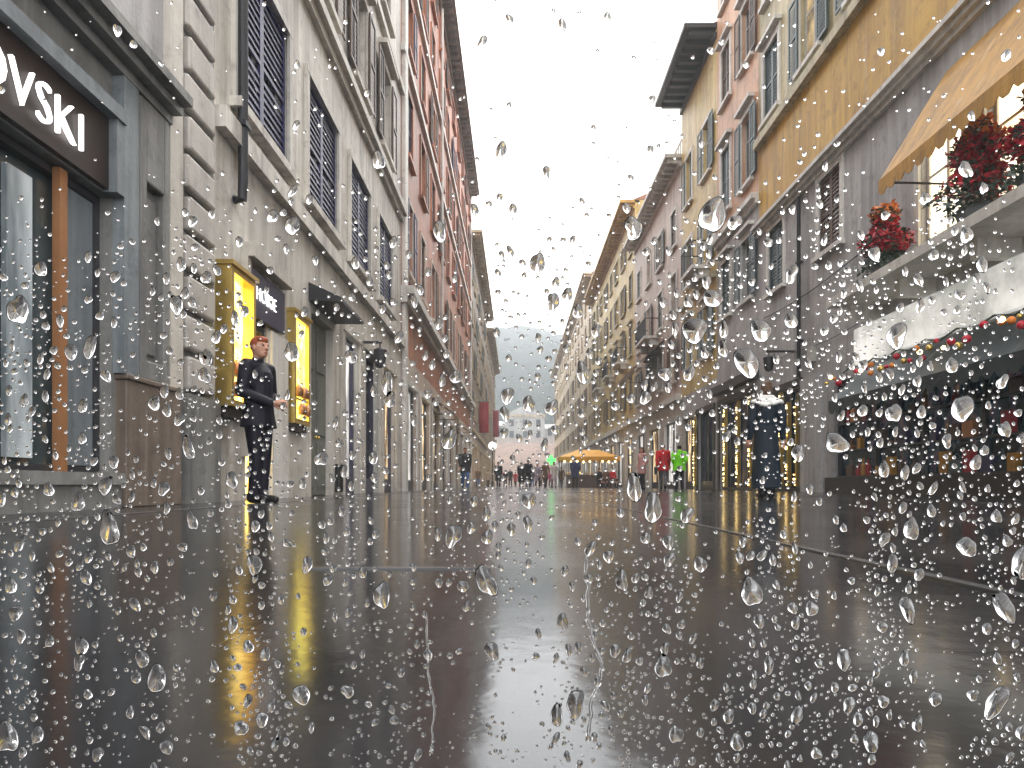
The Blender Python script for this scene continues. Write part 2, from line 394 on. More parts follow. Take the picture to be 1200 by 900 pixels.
def roof(fa, root, u0, u1, H, depth):
    P = fa.P; mb = MB(); h = depth * .22; o = .15; d = -depth / 2
    mb.face([P(u0, H + .03, o), P(u1, H + .03, o), P(u1, H + h, d), P(u0, H + h, d)])
    mb.face([P(u0, H + .03, -depth), P(u1, H + .03, -depth), P(u1, H + h, d), P(u0, H + h, d)])
    mb.face([P(u0, H + .03, o), P(u0, H + h, d), P(u0, H + .03, -depth)]); mb.face([P(u1, H + .03, o), P(u1, H + h, d), P(u1, H + .03, -depth)])
    mb.face([P(u0, H + .03, o), P(u1, H + .03, o), P(u1, H + .03, -depth), P(u0, H + .03, -depth)])
    r = mb.build('roof', M['tile'], root)
    c = MB(); u = u0 + (u1 - u0) * .35
    c.fbox(fa, u, u + .8, H + .3, H + h + 1.1, -depth * .35, -depth * .35 + .6); c.fbox(fa, u - .08, u + .88, H + h + 1.1, H + h + 1.22, -depth * .35 - .08, -depth * .35 + .68)
    c.build('chimney', M['tan'], r)
def balcony(fa, root, u0, u1, z, d=.8, mat='white'):
    mb = MB(); mb.fbox(fa, u0, u1, z - .16, z, -.01, d); mb.fbox(fa, u0 + .15, u0 + .32, z - .5, z - .16, -.01, d * .6); mb.fbox(fa, u1 - .32, u1 - .15, z - .5, z - .16, -.01, d * .6)
    b = mb.build('balcony', M[mat], root)
    r = MB(); r.fbox(fa, u0, u1, z + .95, z + 1.0, d - .06, d - .02)
    n = int((u1 - u0) / .14)
    for i in range(n + 1):
        u = u0 + .02 + i * (u1 - u0 - .04) / n; r.fbox(fa, u - .012, u + .012, z, z + .95, d - .05, d - .03)
    for u in (u0, u1 - .04): r.fbox(fa, u, u + .04, z + .952, z + .998, 0, d - .062)
    r.build('railing', M['iron'], b); return b
def awning(fa, root, u0, u1, zw, zo, d, mat, val=.22, thick=.03, d0=-.01):
    P = fa.P; mb = MB()
    mb.hexa([P(u0, zw - thick, d0), P(u1, zw - thick, d0), P(u1, zo - thick, d), P(u0, zo - thick, d), P(u0, zw, d0), P(u1, zw, d0), P(u1, zo, d), P(u0, zo, d)])
    a = mb.build('awning', M[mat], root)
    v = MB(); n = max(4, int((u1 - u0) / .28))
    for i in range(n):
        p, q = u0 + (u1 - u0) * i / n, u0 + (u1 - u0) * (i + 1) / n
        pts = [(p, zo), (q, zo), (q, zo - val * .7), ((p * .3 + q * .7), zo - val), ((p * .7 + q * .3), zo - val), (p, zo - val * .7)]
        v.face([P(x, z, d + .002) for x, z in pts]); v.face([P(x, z, d + .016) for x, z in pts])
        for j in range(6):
            (x, z), (x2, z2) = pts[j], pts[(j + 1) % 6]; v.face([P(x, z, d + .002), P(x2, z2, d + .002), P(x2, z2, d + .016), P(x, z, d + .016)])
    v.build('valance', M[mat], a)
    for u in (u0 + .05, u1 - .08): r = MB(); r.hexa([P(u, zo - .1, -.01), P(u + .03, zo - .1, -.01), P(u + .03, zo - .07, d - .01), P(u, zo - .07, d - .01), P(u, zo - .07, -.01), P(u + .03, zo - .07, -.01), P(u + .03, zo - .035, d - .01), P(u, zo - .035, d - .01)]); r.build('awning_arm', M['iron'], a)
    return a
def rows(u0, u1, period, w, levels, jitter=0):
    """window openings in a regular grid: levels are (z0,z1)"""
    n = max(1, int((u1 - u0) / period)); out = []
    for z0, z1 in levels:
        for i in range(n):
            c = u0 + (u1 - u0) * (i + .5) / n; out.append((c - w / 2, c + w / 2, z0, z1))
    return out

# ------------------------------------------------------------------ the ground, hill, haze
mb = MB(); mb.face([(-150, -40, 0), (150, -40, 0), (150, 560, 0), (-150, 560, 0)])
g = mb.build('street', M['paving']); g['kind'] = 'structure'; g['label'] = 'wet dark basalt street paving mirroring the facades'
mb = MB()
mb.box(.885, .917, .2, 60, -.05, .004)
mb.box(-2.75, -2.6, .2, 90, -.05, .004)
mb.box(5.0, 5.14, 4, 120, -.05, .004)
mb.box(-.50, -.06, 1.61, 1.635, -.05, .004); mb.box(.93, 4.99, 17.2, 17.8, -.05, .004); mb.box(-2.595, .86, 17.2, 17.8, -.05, .004)
pass
g = mb.build('gutter_strips', M['gutter']); g['kind'] = 'structure'; g['label'] = 'pale stone strips let into the wet street'
mb = MB(); nx, ny = 60, 14
def hz(x, y):
    t = (y - 175) / 150; r = max(0, math.sin(min(t, 1) * math.pi / 2))
    return r * (72 * math.exp(-((x - 6) / 95) ** 2) + 6 * pnoise(Vector((x * .03, y * .02, 1))) + 2.2 * pnoise(Vector((x * .16, y * .1, 4)))) - .5
for i in range(nx):
    for j in range(ny):
        xs = [-140 + 280 * (i + k) / nx for k in (0, 1)]; ys = [175 + 160 * (j + k) / ny for k in (0, 1)]
        mb.face([(xs[0], ys[0], hz(xs[0], ys[0])), (xs[1], ys[0], hz(xs[1], ys[0])), (xs[1], ys[1], hz(xs[1], ys[1])), (xs[0], ys[1], hz(xs[0], ys[1]))])
g = mb.build('hill', M['hill'], smooth=True); g['kind'] = 'structure'; g['label'] = 'wooded hill fading into the rain beyond the street'

LF = F(-1, 3.5); RF = F(1, 8.0)
m = bpy.data.materials.new('rain_haze'); m.use_nodes = True; n, l = m.node_tree.nodes, m.node_tree.links; n.clear()
pv = n.new('ShaderNodeVolumePrincipled'); pv.inputs['Density'].default_value = .0019; pv.inputs['Color'].default_value = (.88, .95, 1, 1); pv.inputs['Anisotropy'].default_value = .2
ou = n.new('ShaderNodeOutputMaterial'); l.new(pv.outputs[0], ou.inputs['Volume'])
mb = MB(); mb.box(-165, 165, -50, 575, -1.5, 90); hz_o = mb.build('haze', m); hz_o['kind'] = 'stuff'; hz_o['label'] = 'pale rainy haze filling the street'; hz_o['category'] = 'haze'
# ------------------------------------------------------------------ LEFT 1: grey stone shop
op = [(2.4, 5.9, .3, 2.68), (1.5, 2.7, 5.2, 7.4), (3.9, 5.1, 5.2, 7.4), (1.5, 2.7, 9.2, 11.2), (3.9, 5.1, 9.2, 11.2)]
b = building('corner_shop_building', 'grey stone shop building with panelled pilasters and lit white lettering, nearest on the left', LF, -2, 7.88, 18, 9,
             [(3.3, M['grey_stone']), (4.3, M['grey_stone']), (30, M['greywall'])], op)
w = shop(LF, b, op[0], 'shopglass', 'dframe', None, 2, .05)
mb = MB(); mb.fbox(LF, 5.28, 5.37, .302, 2.66, -.09, -.03); mb.build('copper_post', M['copper'], w)
mb = MB(); mb.fbox(LF, 3.6, 3.7, .302, 2.66, -.09, -.03); mb.build('copper_post', M['copper'], w)
mb = MB(); mb.fbox(LF, 5.45, 5.86, .36, 2.6, -.17, -.12); mb.build('display_panel', M['bluegrey'], w)
mb = MB(); mb.fbox(LF, 4.86, 5.12, .4, 2.5, -.17, -.13); mb.build('lit_display', M['dimdisplay'], w)
mb = MB(); mb.fbox(LF, 2.2, 5.78, 2.7, 3.3, -.01, .05); s = mb.build('sign_board', M['brown_panel'], b)
text_mesh('SWAROVSKI', LF, 3.10, 2.82, .075, .44, .95, M['letter'], s)
mb = MB(); mb.fbox(LF, 2.1, 5.9, 3.3, 3.42, -.01, .14); mb.fbox(LF, 5.78, 5.9, 2.68, 3.298, -.01, .12); mb.build('sign_frame', M['bluegrey'], s)
mb = MB(); mb.fbox(LF, 2.2, 5.95, .2, .3, -.2, .1); mb.fbox(LF, 2.2, 5.95, 0, .198, -.01, .06); mb.build('sill', M['grey_stone'], w)
mb = MB(); mb.fbox(LF, 5.92, 6.15, 1.17, 3.75, -.01, .1); mb.build('pilaster', M['bluegrey'], b)
mb = MB(); P = LF
mb.fbox(LF, 6.2, 6.3, 1.17, 3.75, -.01, .09); mb.fbox(LF, 6.62, 6.72, 1.17, 3.75, -.01, .09)
mb.fbox(LF, 6.3, 6.62, 3.0, 3.75, -.01, .09); mb.fbox(LF, 6.3, 6.62, 1.17, 1.35, -.01, .09); mb.fbox(LF, 6.35, 6.57, 1.42, 2.9, -.01, .035)
mb.build('panelled_pilaster', M['grey_stone'], b, bevel=.015)
mb = MB(); mb.fbox(LF, 5.96, 6.94, 0, 1.12, -.01, .10); mb.fbox(LF, 5.94, 6.96, 1.12, 1.17, -.01, .12); mb.build('plinth', M['brown_stone'], b, bevel=.012)
mb = MB(); mb.fbox(LF, 6.77, 7.03, 1.17, 17.3, -.01, .07); mb.build('pilaster', M['pale_stone'], b)
q = MB()
for i in range(38):
    z = 1.2 + i * .42; q.fbox(LF, 7.09 + (.0 if i % 2 else .06), 7.76, z, z + .35, -.01, .09)
q.build('quoins', M['quoin'], b, bevel=.03)
mb = MB(); mb.fbox(LF, 7.08, 7.86, 0, 1.15, -.01, .10); mb.build('plinth', M['grey_stone'], b)
band(LF, b, -2, 6.76, 3.76, 4.02, .3, 'grey_stone', 'cornice', 3)
for i, o in enumerate(op[1:]): window(LF, b, o, 'closed', 'grey_stone', 'indigo')
cornice(LF, b, -2, 7.88, 18, .7, 'quoin')

# ------------------------------------------------------------------ LEFT 2: cream palazzo
cent = [9.45, 12.35, 15.25, 18.2]
wins = [(c - .95, c + .95, 4.95, 7.05) for c in cent]
wins2 = [(c - .6, c + .6, 9.0, 11.2) for c in cent]; wins3 = [(c - .55, c + .55, 12.7, 14.5) for c in cent]; wins4 = [(c - .5, c + .5, 15.9, 17.3) for c in cent]
door = (8.82, 9.62, 0, 3.1); grey_d = (11.65, 13.05, 0, 3.15)
shops = [(13.75, 15.1, 0, 3.3), (15.6, 17.2, 0, 3.3), (17.8, 19.6, 0, 3.3)]
b = building('cream_palace', 'tall cream plaster palazzo with dark indigo shutters and glowing display cases by its door', LF, 7.9, 20.7, 19.5, 11,
             [(.55, M['pale_stone']), (30, M['cream'])], [door, grey_d] + shops + wins + wins2 + wins3 + wins4)
for o in wins: window(LF, b, o, 'closed', 'cream', 'indigo', aw=.12)
for o in wins2: window(LF, b, o, 'open', 'pale_stone', 'brown_sh', hood=True)
for i, o in enumerate(wins3 + wins4): window(LF, b, o, 'half' if i % 3 else 'closed', 'pale_stone', 'brown_sh')
band(LF, b, 7.9, 20.7, 4.35, 4.6, .14, 'cream'); band(LF, b, 7.9, 20.7, 8.15, 8.5, .2, 'pale_stone', 'string_course', 2); band(LF, b, 7.9, 20.7, 12.0, 12.2, .12, 'pale_stone')
cornice(LF, b, 7.9, 20.7, 19.5, .9, 'pale_stone')
# doorway with lit interior
mb = MB(); a, e2, c, z1 = door
mb.fbox(LF, a + .003, a + .08, 0, z1 - .003, -.2, -.05); mb.fbox(LF, e2 - .08, e2 - .003, 0, z1 - .003, -.2, -.05); mb.fbox(LF, a + .08, e2 - .08, 2.3, 2.4, -.2, -.05)
dr = mb.build('door', M['dframe'], b)
mb = MB(); mb.fbox(LF, a + .06, e2 - .06, .08, 2.34, -.18, -.16); mb.build('pane', M['amber'], dr)
mb = MB(); mb.fbox(LF, 8.78, 10.1, 2.42, 3.02, .03, .075); s = mb.build('sign_board', M['navy_panel'], b)
text_mesh('HOBBE', LF, 8.95, 2.64, .09, .26, .92, M['letter'], s, .015)
mb = MB(); mb.fbox(LF, 8.7, 10.25, 3.12, 3.3, -.01, .16); mb.fbox(LF, 8.7, 8.815, .56, 3.12, -.01, .08); mb.build('door_surround', M['pale_stone'], b)
mb = MB(); mb.fbox(LF, 9.66, 10.34, .0, 2.38, -.01, .05); mb.build('pier', M['white'], b)
def vitrine(u0, u1, z0, z1, mat, d=.2):
    mb = MB(); t = .075
    mb.fbox(LF, u0, u0 + t, z0, z1, -.01, d); mb.fbox(LF, u1 - t, u1, z0, z1, -.01, d); mb.fbox(LF, u0 + t, u1 - t, z0, z0 + t, -.01, d); mb.fbox(LF, u0 + t, u1 - t, z1 - t, z1, -.01, d)
    mb.fbox(LF, u0 - .03, u1 + .03, z1, z1 + .05, -.01, d + .03); mb.fbox(LF, u0 + t, u1 - t, z0 + (z1 - z0) * .22, z0 + (z1 - z0) * .22 + .03, .02, d - .02)
    v = mb.build('display_case', M['gold'], b)
    g = MB(); g.fbox(LF, u0 + t, u1 - t, z0 + t, z1 - t, .03, .06); g.build('lit_panel', M[mat], v)
    g = MB()
    for i in range(7):
        u = u0 + t + .05 + (u1 - u0 - 2 * t - .1) * random.random(); z = z0 + (z1 - z0) * (.25 if i < 4 else .09)
        g.tube([(LF.P(u, z, .12)), (LF.P(u, z + .1, .12)), (LF.P(u, z + .18, .12))], [.05, .06, .02], 10)
    g.build('goods', M['copper'], v, smooth=True)
    g = MB(); g.fbox(LF, u0 + .05, u1 - .05, z0 - .12, z0 - .002, -.01, d * .6); g.build('case_bracket', M['darktrim'], v)
vitrine(7.92, 8.66, 1.12, 2.76, 'amber'); vitrine(10.42, 11.2, 1.15, 2.85, 'lemon', .12)
mb = MB(); mb.tube([LF.P(8.42, 3.72, .02), LF.P(8.42, 3.72, .12), LF.P(8.42, 3.95, .13), LF.P(8.42, 18.8, .13)], .06, 12)
for z in (4.6, 7.4, 10.5, 14): mb.fbox(LF, 8.33, 8.51, z, z + .06, -.01, .2)
mb.build('drainpipe', M['iron'], b)
def panel_door(fa, root, o, mat):
    mb = MB(); a, e2, c, z1 = o; um = (a + e2) / 2
    for p, q in ((a + .004, um - .004), (um + .004, e2 - .004)):
        mb.fbox(fa, p, q, .01, z1 - .004, -.2, -.14)
        for zz0, zz1 in ((.15, .95), (1.1, 2.1), (2.25, z1 - .15)): mb.fbox(fa, p + .1, q - .1, zz0, zz1, -.142, -.115)
    d = mb.build('door', M[mat], root, bevel=.01)
    h = MB(); h.ell(fa.P(um + .08, 1.05, -.1), (.03, .03, .03), 10, 6); h.ell(fa.P(um - .08, 1.05, -.1), (.03, .03, .03), 10, 6); h.build('handle', M['gold'], d, smooth=True)
panel_door(LF, b, grey_d, 'green_sh')
mb = MB(); P = LF.P
mb.hexa([P(11.5, 3.3, -.01), P(13.2, 3.3, -.01), P(13.2, 3.3, .55), P(11.5, 3.3, .55), P(11.5, 3.62, -.01), P(13.2, 3.62, -.01), P(13.2, 3.36, .55), P(11.5, 3.36, .55)]); mb.build('canopy', M['iron'], b)
for i, o in enumerate(shops): shop(LF, b, o, ['paleshop', 'darkglass', 'warmshop'][i], 'navy_panel' , 'pale_stone', 1)
mb = MB()
for i in range(12): mb.fbox(LF, 13.2, 13.56, .08 + i * .042, .1 + i * .042, -.01, .05)
mb.fbox(LF, 13.17, 13.2, .06, .6, -.01, .055); mb.fbox(LF, 13.56, 13.59, .06, .6, -.01, .055); mb.build('vent_grille', M['iron'], b)
mb = MB(); mb.fbox(LF, 15.2, 15.26, 3.35, 3.4, -.01, .5); mb.tube([P(15.23, 3.36, .46), P(15.23, 3.25, .46)], .015, 6); mb.tube([P(15.23, 3.25, .46), P(15.23, 3.2, .46), P(15.23, 2.85, .46), P(15.23, 2.8, .46)], [.05, .16, .11, .03], 8); mb.build('wall_lantern', M['iron'], b)

# ------------------------------------------------------------------ LEFT 3: terracotta
lev = [(7.0, 9.3), (10.7, 12.8), (14.1, 16), (17.3, 19), (20, 21.3)]
wn3 = rows(20.7, 52, 3.0, 1.15, lev)
sh3 = rows(20.9, 52, 3.4, 2.3, [(0, 3.4)])
b = building('terracotta_palace', 'long terracotta red palazzo with white trim and five rows of shuttered windows, on the left', LF, 20.7, 52, 22.4, 12,
             [(4.3, M['pink']), (5.75, M['brick']), (40, M['brick'])], wn3 + sh3)
for i, o in enumerate(wn3): window(LF, b, o, ('open', 'closed', 'half', 'closed')[(i * 7 + i // 10) % 4], 'pink' if i < 10 else 'brick', ('brown_sh', 'indigo')[i % 5 == 0], aw=.1)
for i, o in enumerate(sh3): shop(LF, b, o, ('paleshop', 'warmshop', 'warmshop')[i % 3], 'dframe', 'white', 1)
band(LF, b, 20.7, 52, 5.75, 6.25, .4, 'white', 'cornice', 2)
for z in (13.4, 16.7): band(LF, b, 20.7, 52, z, z + .22, .13, 'white')
for u in (20.85, 51.6): 
    mb = MB(); mb.fbox(LF, u, u + .5, 0, 21.8, -.01, .12); mb.build('pilaster', M['white'], b)
cornice(LF, b, 20.7, 52, 22.4, .7, 'brown'); roof(LF, b, 20.7, 52, 22.4, 12)
mb = MB(); mb.tube([P(31, 6.3, .14), P(31, 21.8, .14)], .06, 8); mb.build('drainpipe', M['white'], b)
for i in (2, 5): awning(LF, b, sh3[i][0] - .1, sh3[i][1] + .1, 3.85, 3.2, .9, 'brown_cloth')
# ------------------------------------------------------------------ LEFT 4, 5
lev = [(5.6, 7.6), (9.2, 11.2), (12.8, 14.6), (16.2, 17.8)]
w4 = rows(52, 80, 3.3, 1.2, lev); s4 = rows(52, 80, 4, 2.6, [(0, 3.4)])
b = building('umber_townhouse', 'dark umber townhouse with pale sills, between terracotta palazzo and far grey house on the left', LF, 52, 80, 19.6, 12, [(4.2, M['pink']), (40, M['brown'])], w4 + s4)
for i, o in enumerate(w4): window(LF, b, o, ('open', 'plain', 'closed')[i % 3], 'tan', 'teal_sh')
for i, o in enumerate(s4): shop(LF, b, o, ('warmshop', 'warmshop', 'paleshop')[i % 3], 'dframe', 'tan')
band(LF, b, 52, 80, 4.3, 4.6, .25, 'tan'); cornice(LF, b, 52, 80, 19.6, .9, 'tan'); roof(LF, b, 52, 80, 19.6, 12)
w5 = rows(80, 112, 3.6, 1.2, lev); s5 = rows(80, 112, 4.4, 2.8, [(0, 3.4)])
b = building('grey_townhouse', 'dim grey townhouse at the far end of the left side', LF, 80, 112, 18.6, 12, [(4.2, M['tan']), (40, M['brown'])], w5 + s5)
for i, o in enumerate(w5): window(LF, b, o, 'plain', 'tan', 'teal_sh')
for i, o in enumerate(s5): shop(LF, b, o, 'warmshop', 'dframe', 'tan')
cornice(LF, b, 80, 112, 18.6, .9, 'tan'); roof(LF, b, 80, 112, 18.6, 12)

# ------------------------------------------------------------------ RIGHT 1: ochre and grey house with the dark shop
wa = [(16.8, 18.0, 6.2, 8.15), (20.4, 21.6, 6.2, 8.15)]
lit_w = [(10.2, 11.6, 4.6, 7.0), (12.2, 13.5, 4.6, 7.0)]
wb = [(c - .6, c + .6, 11.8, 14) for c in (7, 9.9, 12.8, 15.7, 18.6, 21.4)]; wc = [(c - .6, c + .6, 15.6, 17.4) for c in (7, 9.9, 12.8, 15.7, 18.6, 21.4)]
ds = (6.5, 17.2, 0, 2.75); d2 = (19.2, 22.1, 0, 3.0)
b = building('ochre_house', 'ochre and grey house with yellow upper awning and a dark shop, nearest on the right', RF, 3, 22.5, 20, 12,
             [(3.1, M['greywall']), (8.3, M['greywall']), (11.2, M['ochre']), (40, M['olive'])], wa + lit_w + wb + wc + [ds, d2])
window(RF, b, wa[0], 'closed', 'white', 'brown_sh'); window(RF, b, wa[1], 'closed', 'white', 'teal_sh')
for o in lit_w: window(RF, b, o, 'plain', 'white', glass='creamlit', frame='white')
for i, o in enumerate(wb + wc): window(RF, b, o, ('half', 'open', 'closed')[i % 3], 'white', 'teal_sh', hood=True)
band(RF, b, 3, 22.5, 8.3, 8.62, .3, 'white', 'cornice', 3); band(RF, b, 3, 22.5, 11.2, 11.45, .2, 'olive'); cornice(RF, b, 3, 22.5, 20, .9, 'white')
aw = awning(RF, b, 8.4, 12.7, 7.9, 5.85, 1.25, 'ochre_cloth', .3)
mb = MB(); mb.fbox(RF, 8.2, 15.2, 4.12, 4.3, -.01, 1.1); bal = mb.build('balcony', M['white'], b)
mb = MB()
for u in (8.6, 10.8, 13, 14.9): mb = MB(); mb.fbox(RF, u, u + .18, 3.8, 4.12, -.01, .7); mb.build('bracket', M['white'], bal)
band(RF, b, 6, 15.9, 2.98, 3.8, .14, 'fascia_glow', 'fascia')
aw = awning(RF, b, 6.2, 15.6, 2.95, 2.1, .85, 'teal_cloth', .3)
w = shop(RF, b, ds, 'darkshop', 'dframe', None, 5, .4); shop(RF, b, d2, 'darkshop', 'dframe', 'darktrim', 2, .1)
gr = random.Random(21)
for zz in (.42, 1.05, 1.7):
    mb = MB(); mb.fbox(RF, 9.2, 17.1, zz - .03, zz - .002, -.178, -.03); mb.build('shelf', M['dframe'], w)
    u = 9.3
    while u < 16.9:
        ww = gr.uniform(.12, .32); hh = gr.uniform(.14, .46); mb = MB(); kk = gr.randrange(3); mt = M[gr.choice(['brown_sh', 'teal_sh', 'indigo', 'red_cloth', 'copper', 'ochre_cloth', 'darktrim', 'teal_cloth'])]
        if kk == 0: mb.fbox(RF, u, u + ww, zz, zz + hh, -.17, -.05)
        elif kk == 1: mb.tube([RF.P(u + ww / 2, zz, -.105), RF.P(u + ww / 2, zz + hh * .6, -.105), RF.P(u + ww / 2, zz + hh * .7, -.105), RF.P(u + ww / 2, zz + hh, -.105)], [.06, .06, .02, .022], 10)
        else:
            mb.fbox(RF, u, u + ww, zz, zz + hh * .55, -.16, -.06); mb.tube([RF.P(u + ww / 2 + ww * .3 * math.cos(t), zz + hh * .54 + .12 * math.sin(t), -.11) for t in [i * math.pi / 8 for i in range(9)]], .009, 6)
        mb.build('goods', mt, w)
        u += ww + gr.uniform(.03, .35)
mb = MB(); mb.fbox(RF, 17.8, 18.95, 0, 3.1, -.01, .12); mb.build('pilaster', M['greywall'], b)
mb = MB(); mb.fbox(RF, 3.2, 17.6, 0, .38, -.01, .05); mb.build('plinth', M['darktrim'], b)
def light_strip(fa, root, u, z0, z1, d=.16, r=.024):
    mb = MB(); mb.fbox(fa, u - .03, u + .03, z0, z1, -.01, d - .05); s = mb.build('light_strip', M['gold'], root)
    g = MB(); n = int((z1 - z0) / .085)
    for i in range(n):
        if random.random() < .3: continue
        rr_ = r * random.uniform(.55, 1.25); g.ell(fa.P(u + random.uniform(-.05, .05), z0 + .05 + i * .085 + random.uniform(-.03, .03), d - .02), (rr_, rr_, rr_ * 1.1), 7, 5)
    g.build('bulbs', M['bulb'], s, smooth=True)
for u in (19.3, 19.9, 20.45): light_strip(RF, b, u, .15, 2.6 if u < 20 else 2.95)
light_strip(RF, b, 22.3, .1, 2.95)
mb = MB(); mb.tube([RF.P(19.1, 3.2, .10), RF.P(19.1, 8.25, .10)], .055, 10)
for z in (4.2, 6.4): mb.fbox(RF, 19.02, 19.18, z, z + .05, -.01, .17)
mb.build('drainpipe', M['iron'], b)
mb = MB(); mb.tube([RF.P(15.9 + i * .55, 5.55 - .12 * math.sin(i / 11 * math.pi), .05) for i in range(12)], .013, 6); mb.build('cable', M['iron'], b)
mb = MB(); mb.tube([RF.P(15.9 + i * .55, 3.95 - .06 * math.sin(i / 5.5 * math.pi), .05) for i in range(12)], .011, 6); mb.build('cable', M['iron'], b)
mb = MB(); mb.fbox(RF, 18.2, 18.5, 3.5, 3.9, -.01, .12); mb.build('meter_box', M['wframe'], b)
mb = MB(); P = RF.P; mb.fbox(RF, 19.6, 19.66, 4.0, 4.06, -.01, .8); mb.tube([P(19.63, 4.0, .74), P(19.63, 3.9, .74)], .015, 6); mb.tube([P(19.63, 3.9, .74), P(19.63, 3.85, .74), P(19.63, 3.5, .74), P(19.63, 3.45, .74)], [.05, .17, .12, .03], 8); mb.build('wall_lantern', M['iron'], b)
# ------------------------------------------------------------------ RIGHT 2a peach, 2b yellow
wp = rows(22.5, 27.2, 2.3, 1.05, [(6.6, 8.7), (10.6, 13.0), (14.8, 16.9), (18.6, 20.4)]); sp_ = [(23.0, 26.8, 0, 3.3)]
b = building('peach_house', 'narrow tall peach house with white window hoods, beside the ochre house', RF, 22.52, 27.2, 22.6, 11, [(9.6, M['greywall']), (40, M['peach'])], wp + sp_)
for i, o in enumerate(wp): window(RF, b, o, ('open', 'closed')[i % 2], 'white', ('teal_sh', 'brown_sh')[i > 3], hood=True)
shop(RF, b, sp_[0], 'darkshop', 'dframe', 'darktrim', 3, .1)
for u in (23.1, 24.4, 25.9): light_strip(RF, b, u, .1, 3.2)
band(RF, b, 22.52, 27.2, 9.5, 9.85, .25, 'white', 'string_course', 2); band(RF, b, 22.52, 27.2, 3.7, 4.0, .3, 'darktrim'); cornice(RF, b, 22.52, 27.2, 22.6, .9, 'peach'); roof(RF, b, 22.52, 27.2, 22.6, 11)
wy = rows(27.2, 33, 2.8, 1.1, [(5.6, 7.7), (9.4, 11.5), (13.2, 15.4)]); sy = [(27.6, 30.0, 0, 3.3), (30.6, 32.6, 0, 3.3)]
b = building('yellow_house', 'yellow plaster house with a wide dark eave, between peach and pink houses', RF, 27.22, 33, 18.6, 11, [(4.4, M['greywall']), (40, M['yellow'])], wy + sy)
for i, o in enumerate(wy): window(RF, b, o, ('open', 'half')[i % 2], 'white', 'teal_sh', hood=i < 2)
shop(RF, b, sy[0], 'darkshop', 'dframe', 'darktrim'); shop(RF, b, sy[1], 'warmshop', 'dframe', 'greywall')
light_strip(RF, b, 30.3, .1, 3.4)
band(RF, b, 27.22, 33, 8.5, 8.75, .2, 'olive'); cornice(RF, b, 27.22, 33, 18.6, 1.3, 'darktrim'); roof(RF, b, 27.22, 33, 18.6, 11)
balcony(RF, b, 28, 30, 9.25)
# ------------------------------------------------------------------ RIGHT 3 pink with terrace
wk = rows(33, 46, 3.1, 1.15, [(5.4, 7.4), (8.8, 10.8), (12.2, 14)]); sk = rows(33.2, 45.8, 4, 2.7, [(0, 3.4)])
b = building('pink_house', 'pale pinkish house with a railed roof terrace and a high brown awning', RF, 33.02, 46, 16.2, 11, [(4.3, M['white']), (40, M['pink'])], wk + sk)
for i, o in enumerate(wk): window(RF, b, o, ('open', 'plain', 'closed')[i % 3], 'white', ('brown_sh', 'green_sh')[i % 2], hood=i < 4)
for i, o in enumerate(sk): shop(RF, b, o, ('paleshop', 'warmshop')[i % 2], 'dframe', 'white')
band(RF, b, 33.02, 46, 4.3, 4.6, .3, 'white'); cornice(RF, b, 33.02, 46, 16.2, .8, 'white')
balcony(RF, b, 38.4, 41.6, 8.6); awning(RF, b, 37, 42.4, 8.1, 6.6, 1.6, 'brown_cloth', .35)
mb = MB(); mb.fbox(RF, 33.1, 45.9, 17.2, 17.27, -.2, -.12)
for i in range(33): mb.fbox(RF, 33.12 + i * .398, 33.16 + i * .398, 16.22, 17.2, -.19, -.13)
mb.build('terrace_railing', M['wframe'], b)
mb = MB(); mb.fbox(RF, 33.5, 41, 16.2, 18.8, -6, -2.5); mb.fbox(RF, 33.3, 41.2, 18.8, 18.95, -6.2, -2.2); mb.build('penthouse', M['pink'], b)
# ------------------------------------------------------------------ RIGHT 4, 5
w6 = rows(46, 72, 3.2, 1.2, [(5.6, 7.7), (9.2, 11.2), (12.8, 14.8), (16.2, 17.8)]); s6 = rows(46, 72, 4.2, 2.8, [(0, 3.5)])
b = building('straw_yellow_palace', 'straw yellow palazzo with brown shutters and balconies, behind the pink house', RF, 46.02, 72, 19.4, 12, [(4.3, M['white']), (40, M['yellow'])], w6 + s6)
for i, o in enumerate(w6): window(RF, b, o, ('closed', 'open', 'half')[(i + i // 8) % 3], 'olive', 'brown_sh', hood=8 <= i < 16, aw=.11)
for i, o in enumerate(s6): shop(RF, b, o, ('warmshop', 'paleshop')[i % 2], 'dframe', 'white')
band(RF, b, 46.02, 72, 4.3, 4.65, .3, 'white'); cornice(RF, b, 46.02, 72, 19.4, 1, 'ochre'); roof(RF, b, 46.02, 72, 19.4, 12)
for u in (49, 55, 62): balcony(RF, b, u, u + 2.6, 9.05)
w7 = rows(72, 142, 4.2, 1.4, [(5.6, 7.7), (9.2, 11.2), (12.8, 14.8), (16.4, 18.2), (19.6, 21.2)]); s7 = rows(72, 142, 5, 3.2, [(0, 3.5)])
b = building('tan_palace', 'long tan palazzo receding to the far end of the right side', RF, 72.02, 142, 22.6, 14, [(4.3, M['white']), (40, M['tan'])], w7 + s7)
for i, o in enumerate(w7): window(RF, b, o, 'open' if i < 48 and i % 2 else 'plain', 'tan', 'brown_sh', aw=.11)
for i, o in enumerate(s7): shop(RF, b, o, ('warmshop', 'paleshop')[i % 2], 'dframe', 'white')
band(RF, b, 72.02, 142, 4.3, 4.65, .3, 'white'); cornice(RF, b, 72.02, 142, 22.6, 1, 'tan'); roof(RF, b, 72.02, 142, 22.6, 14)
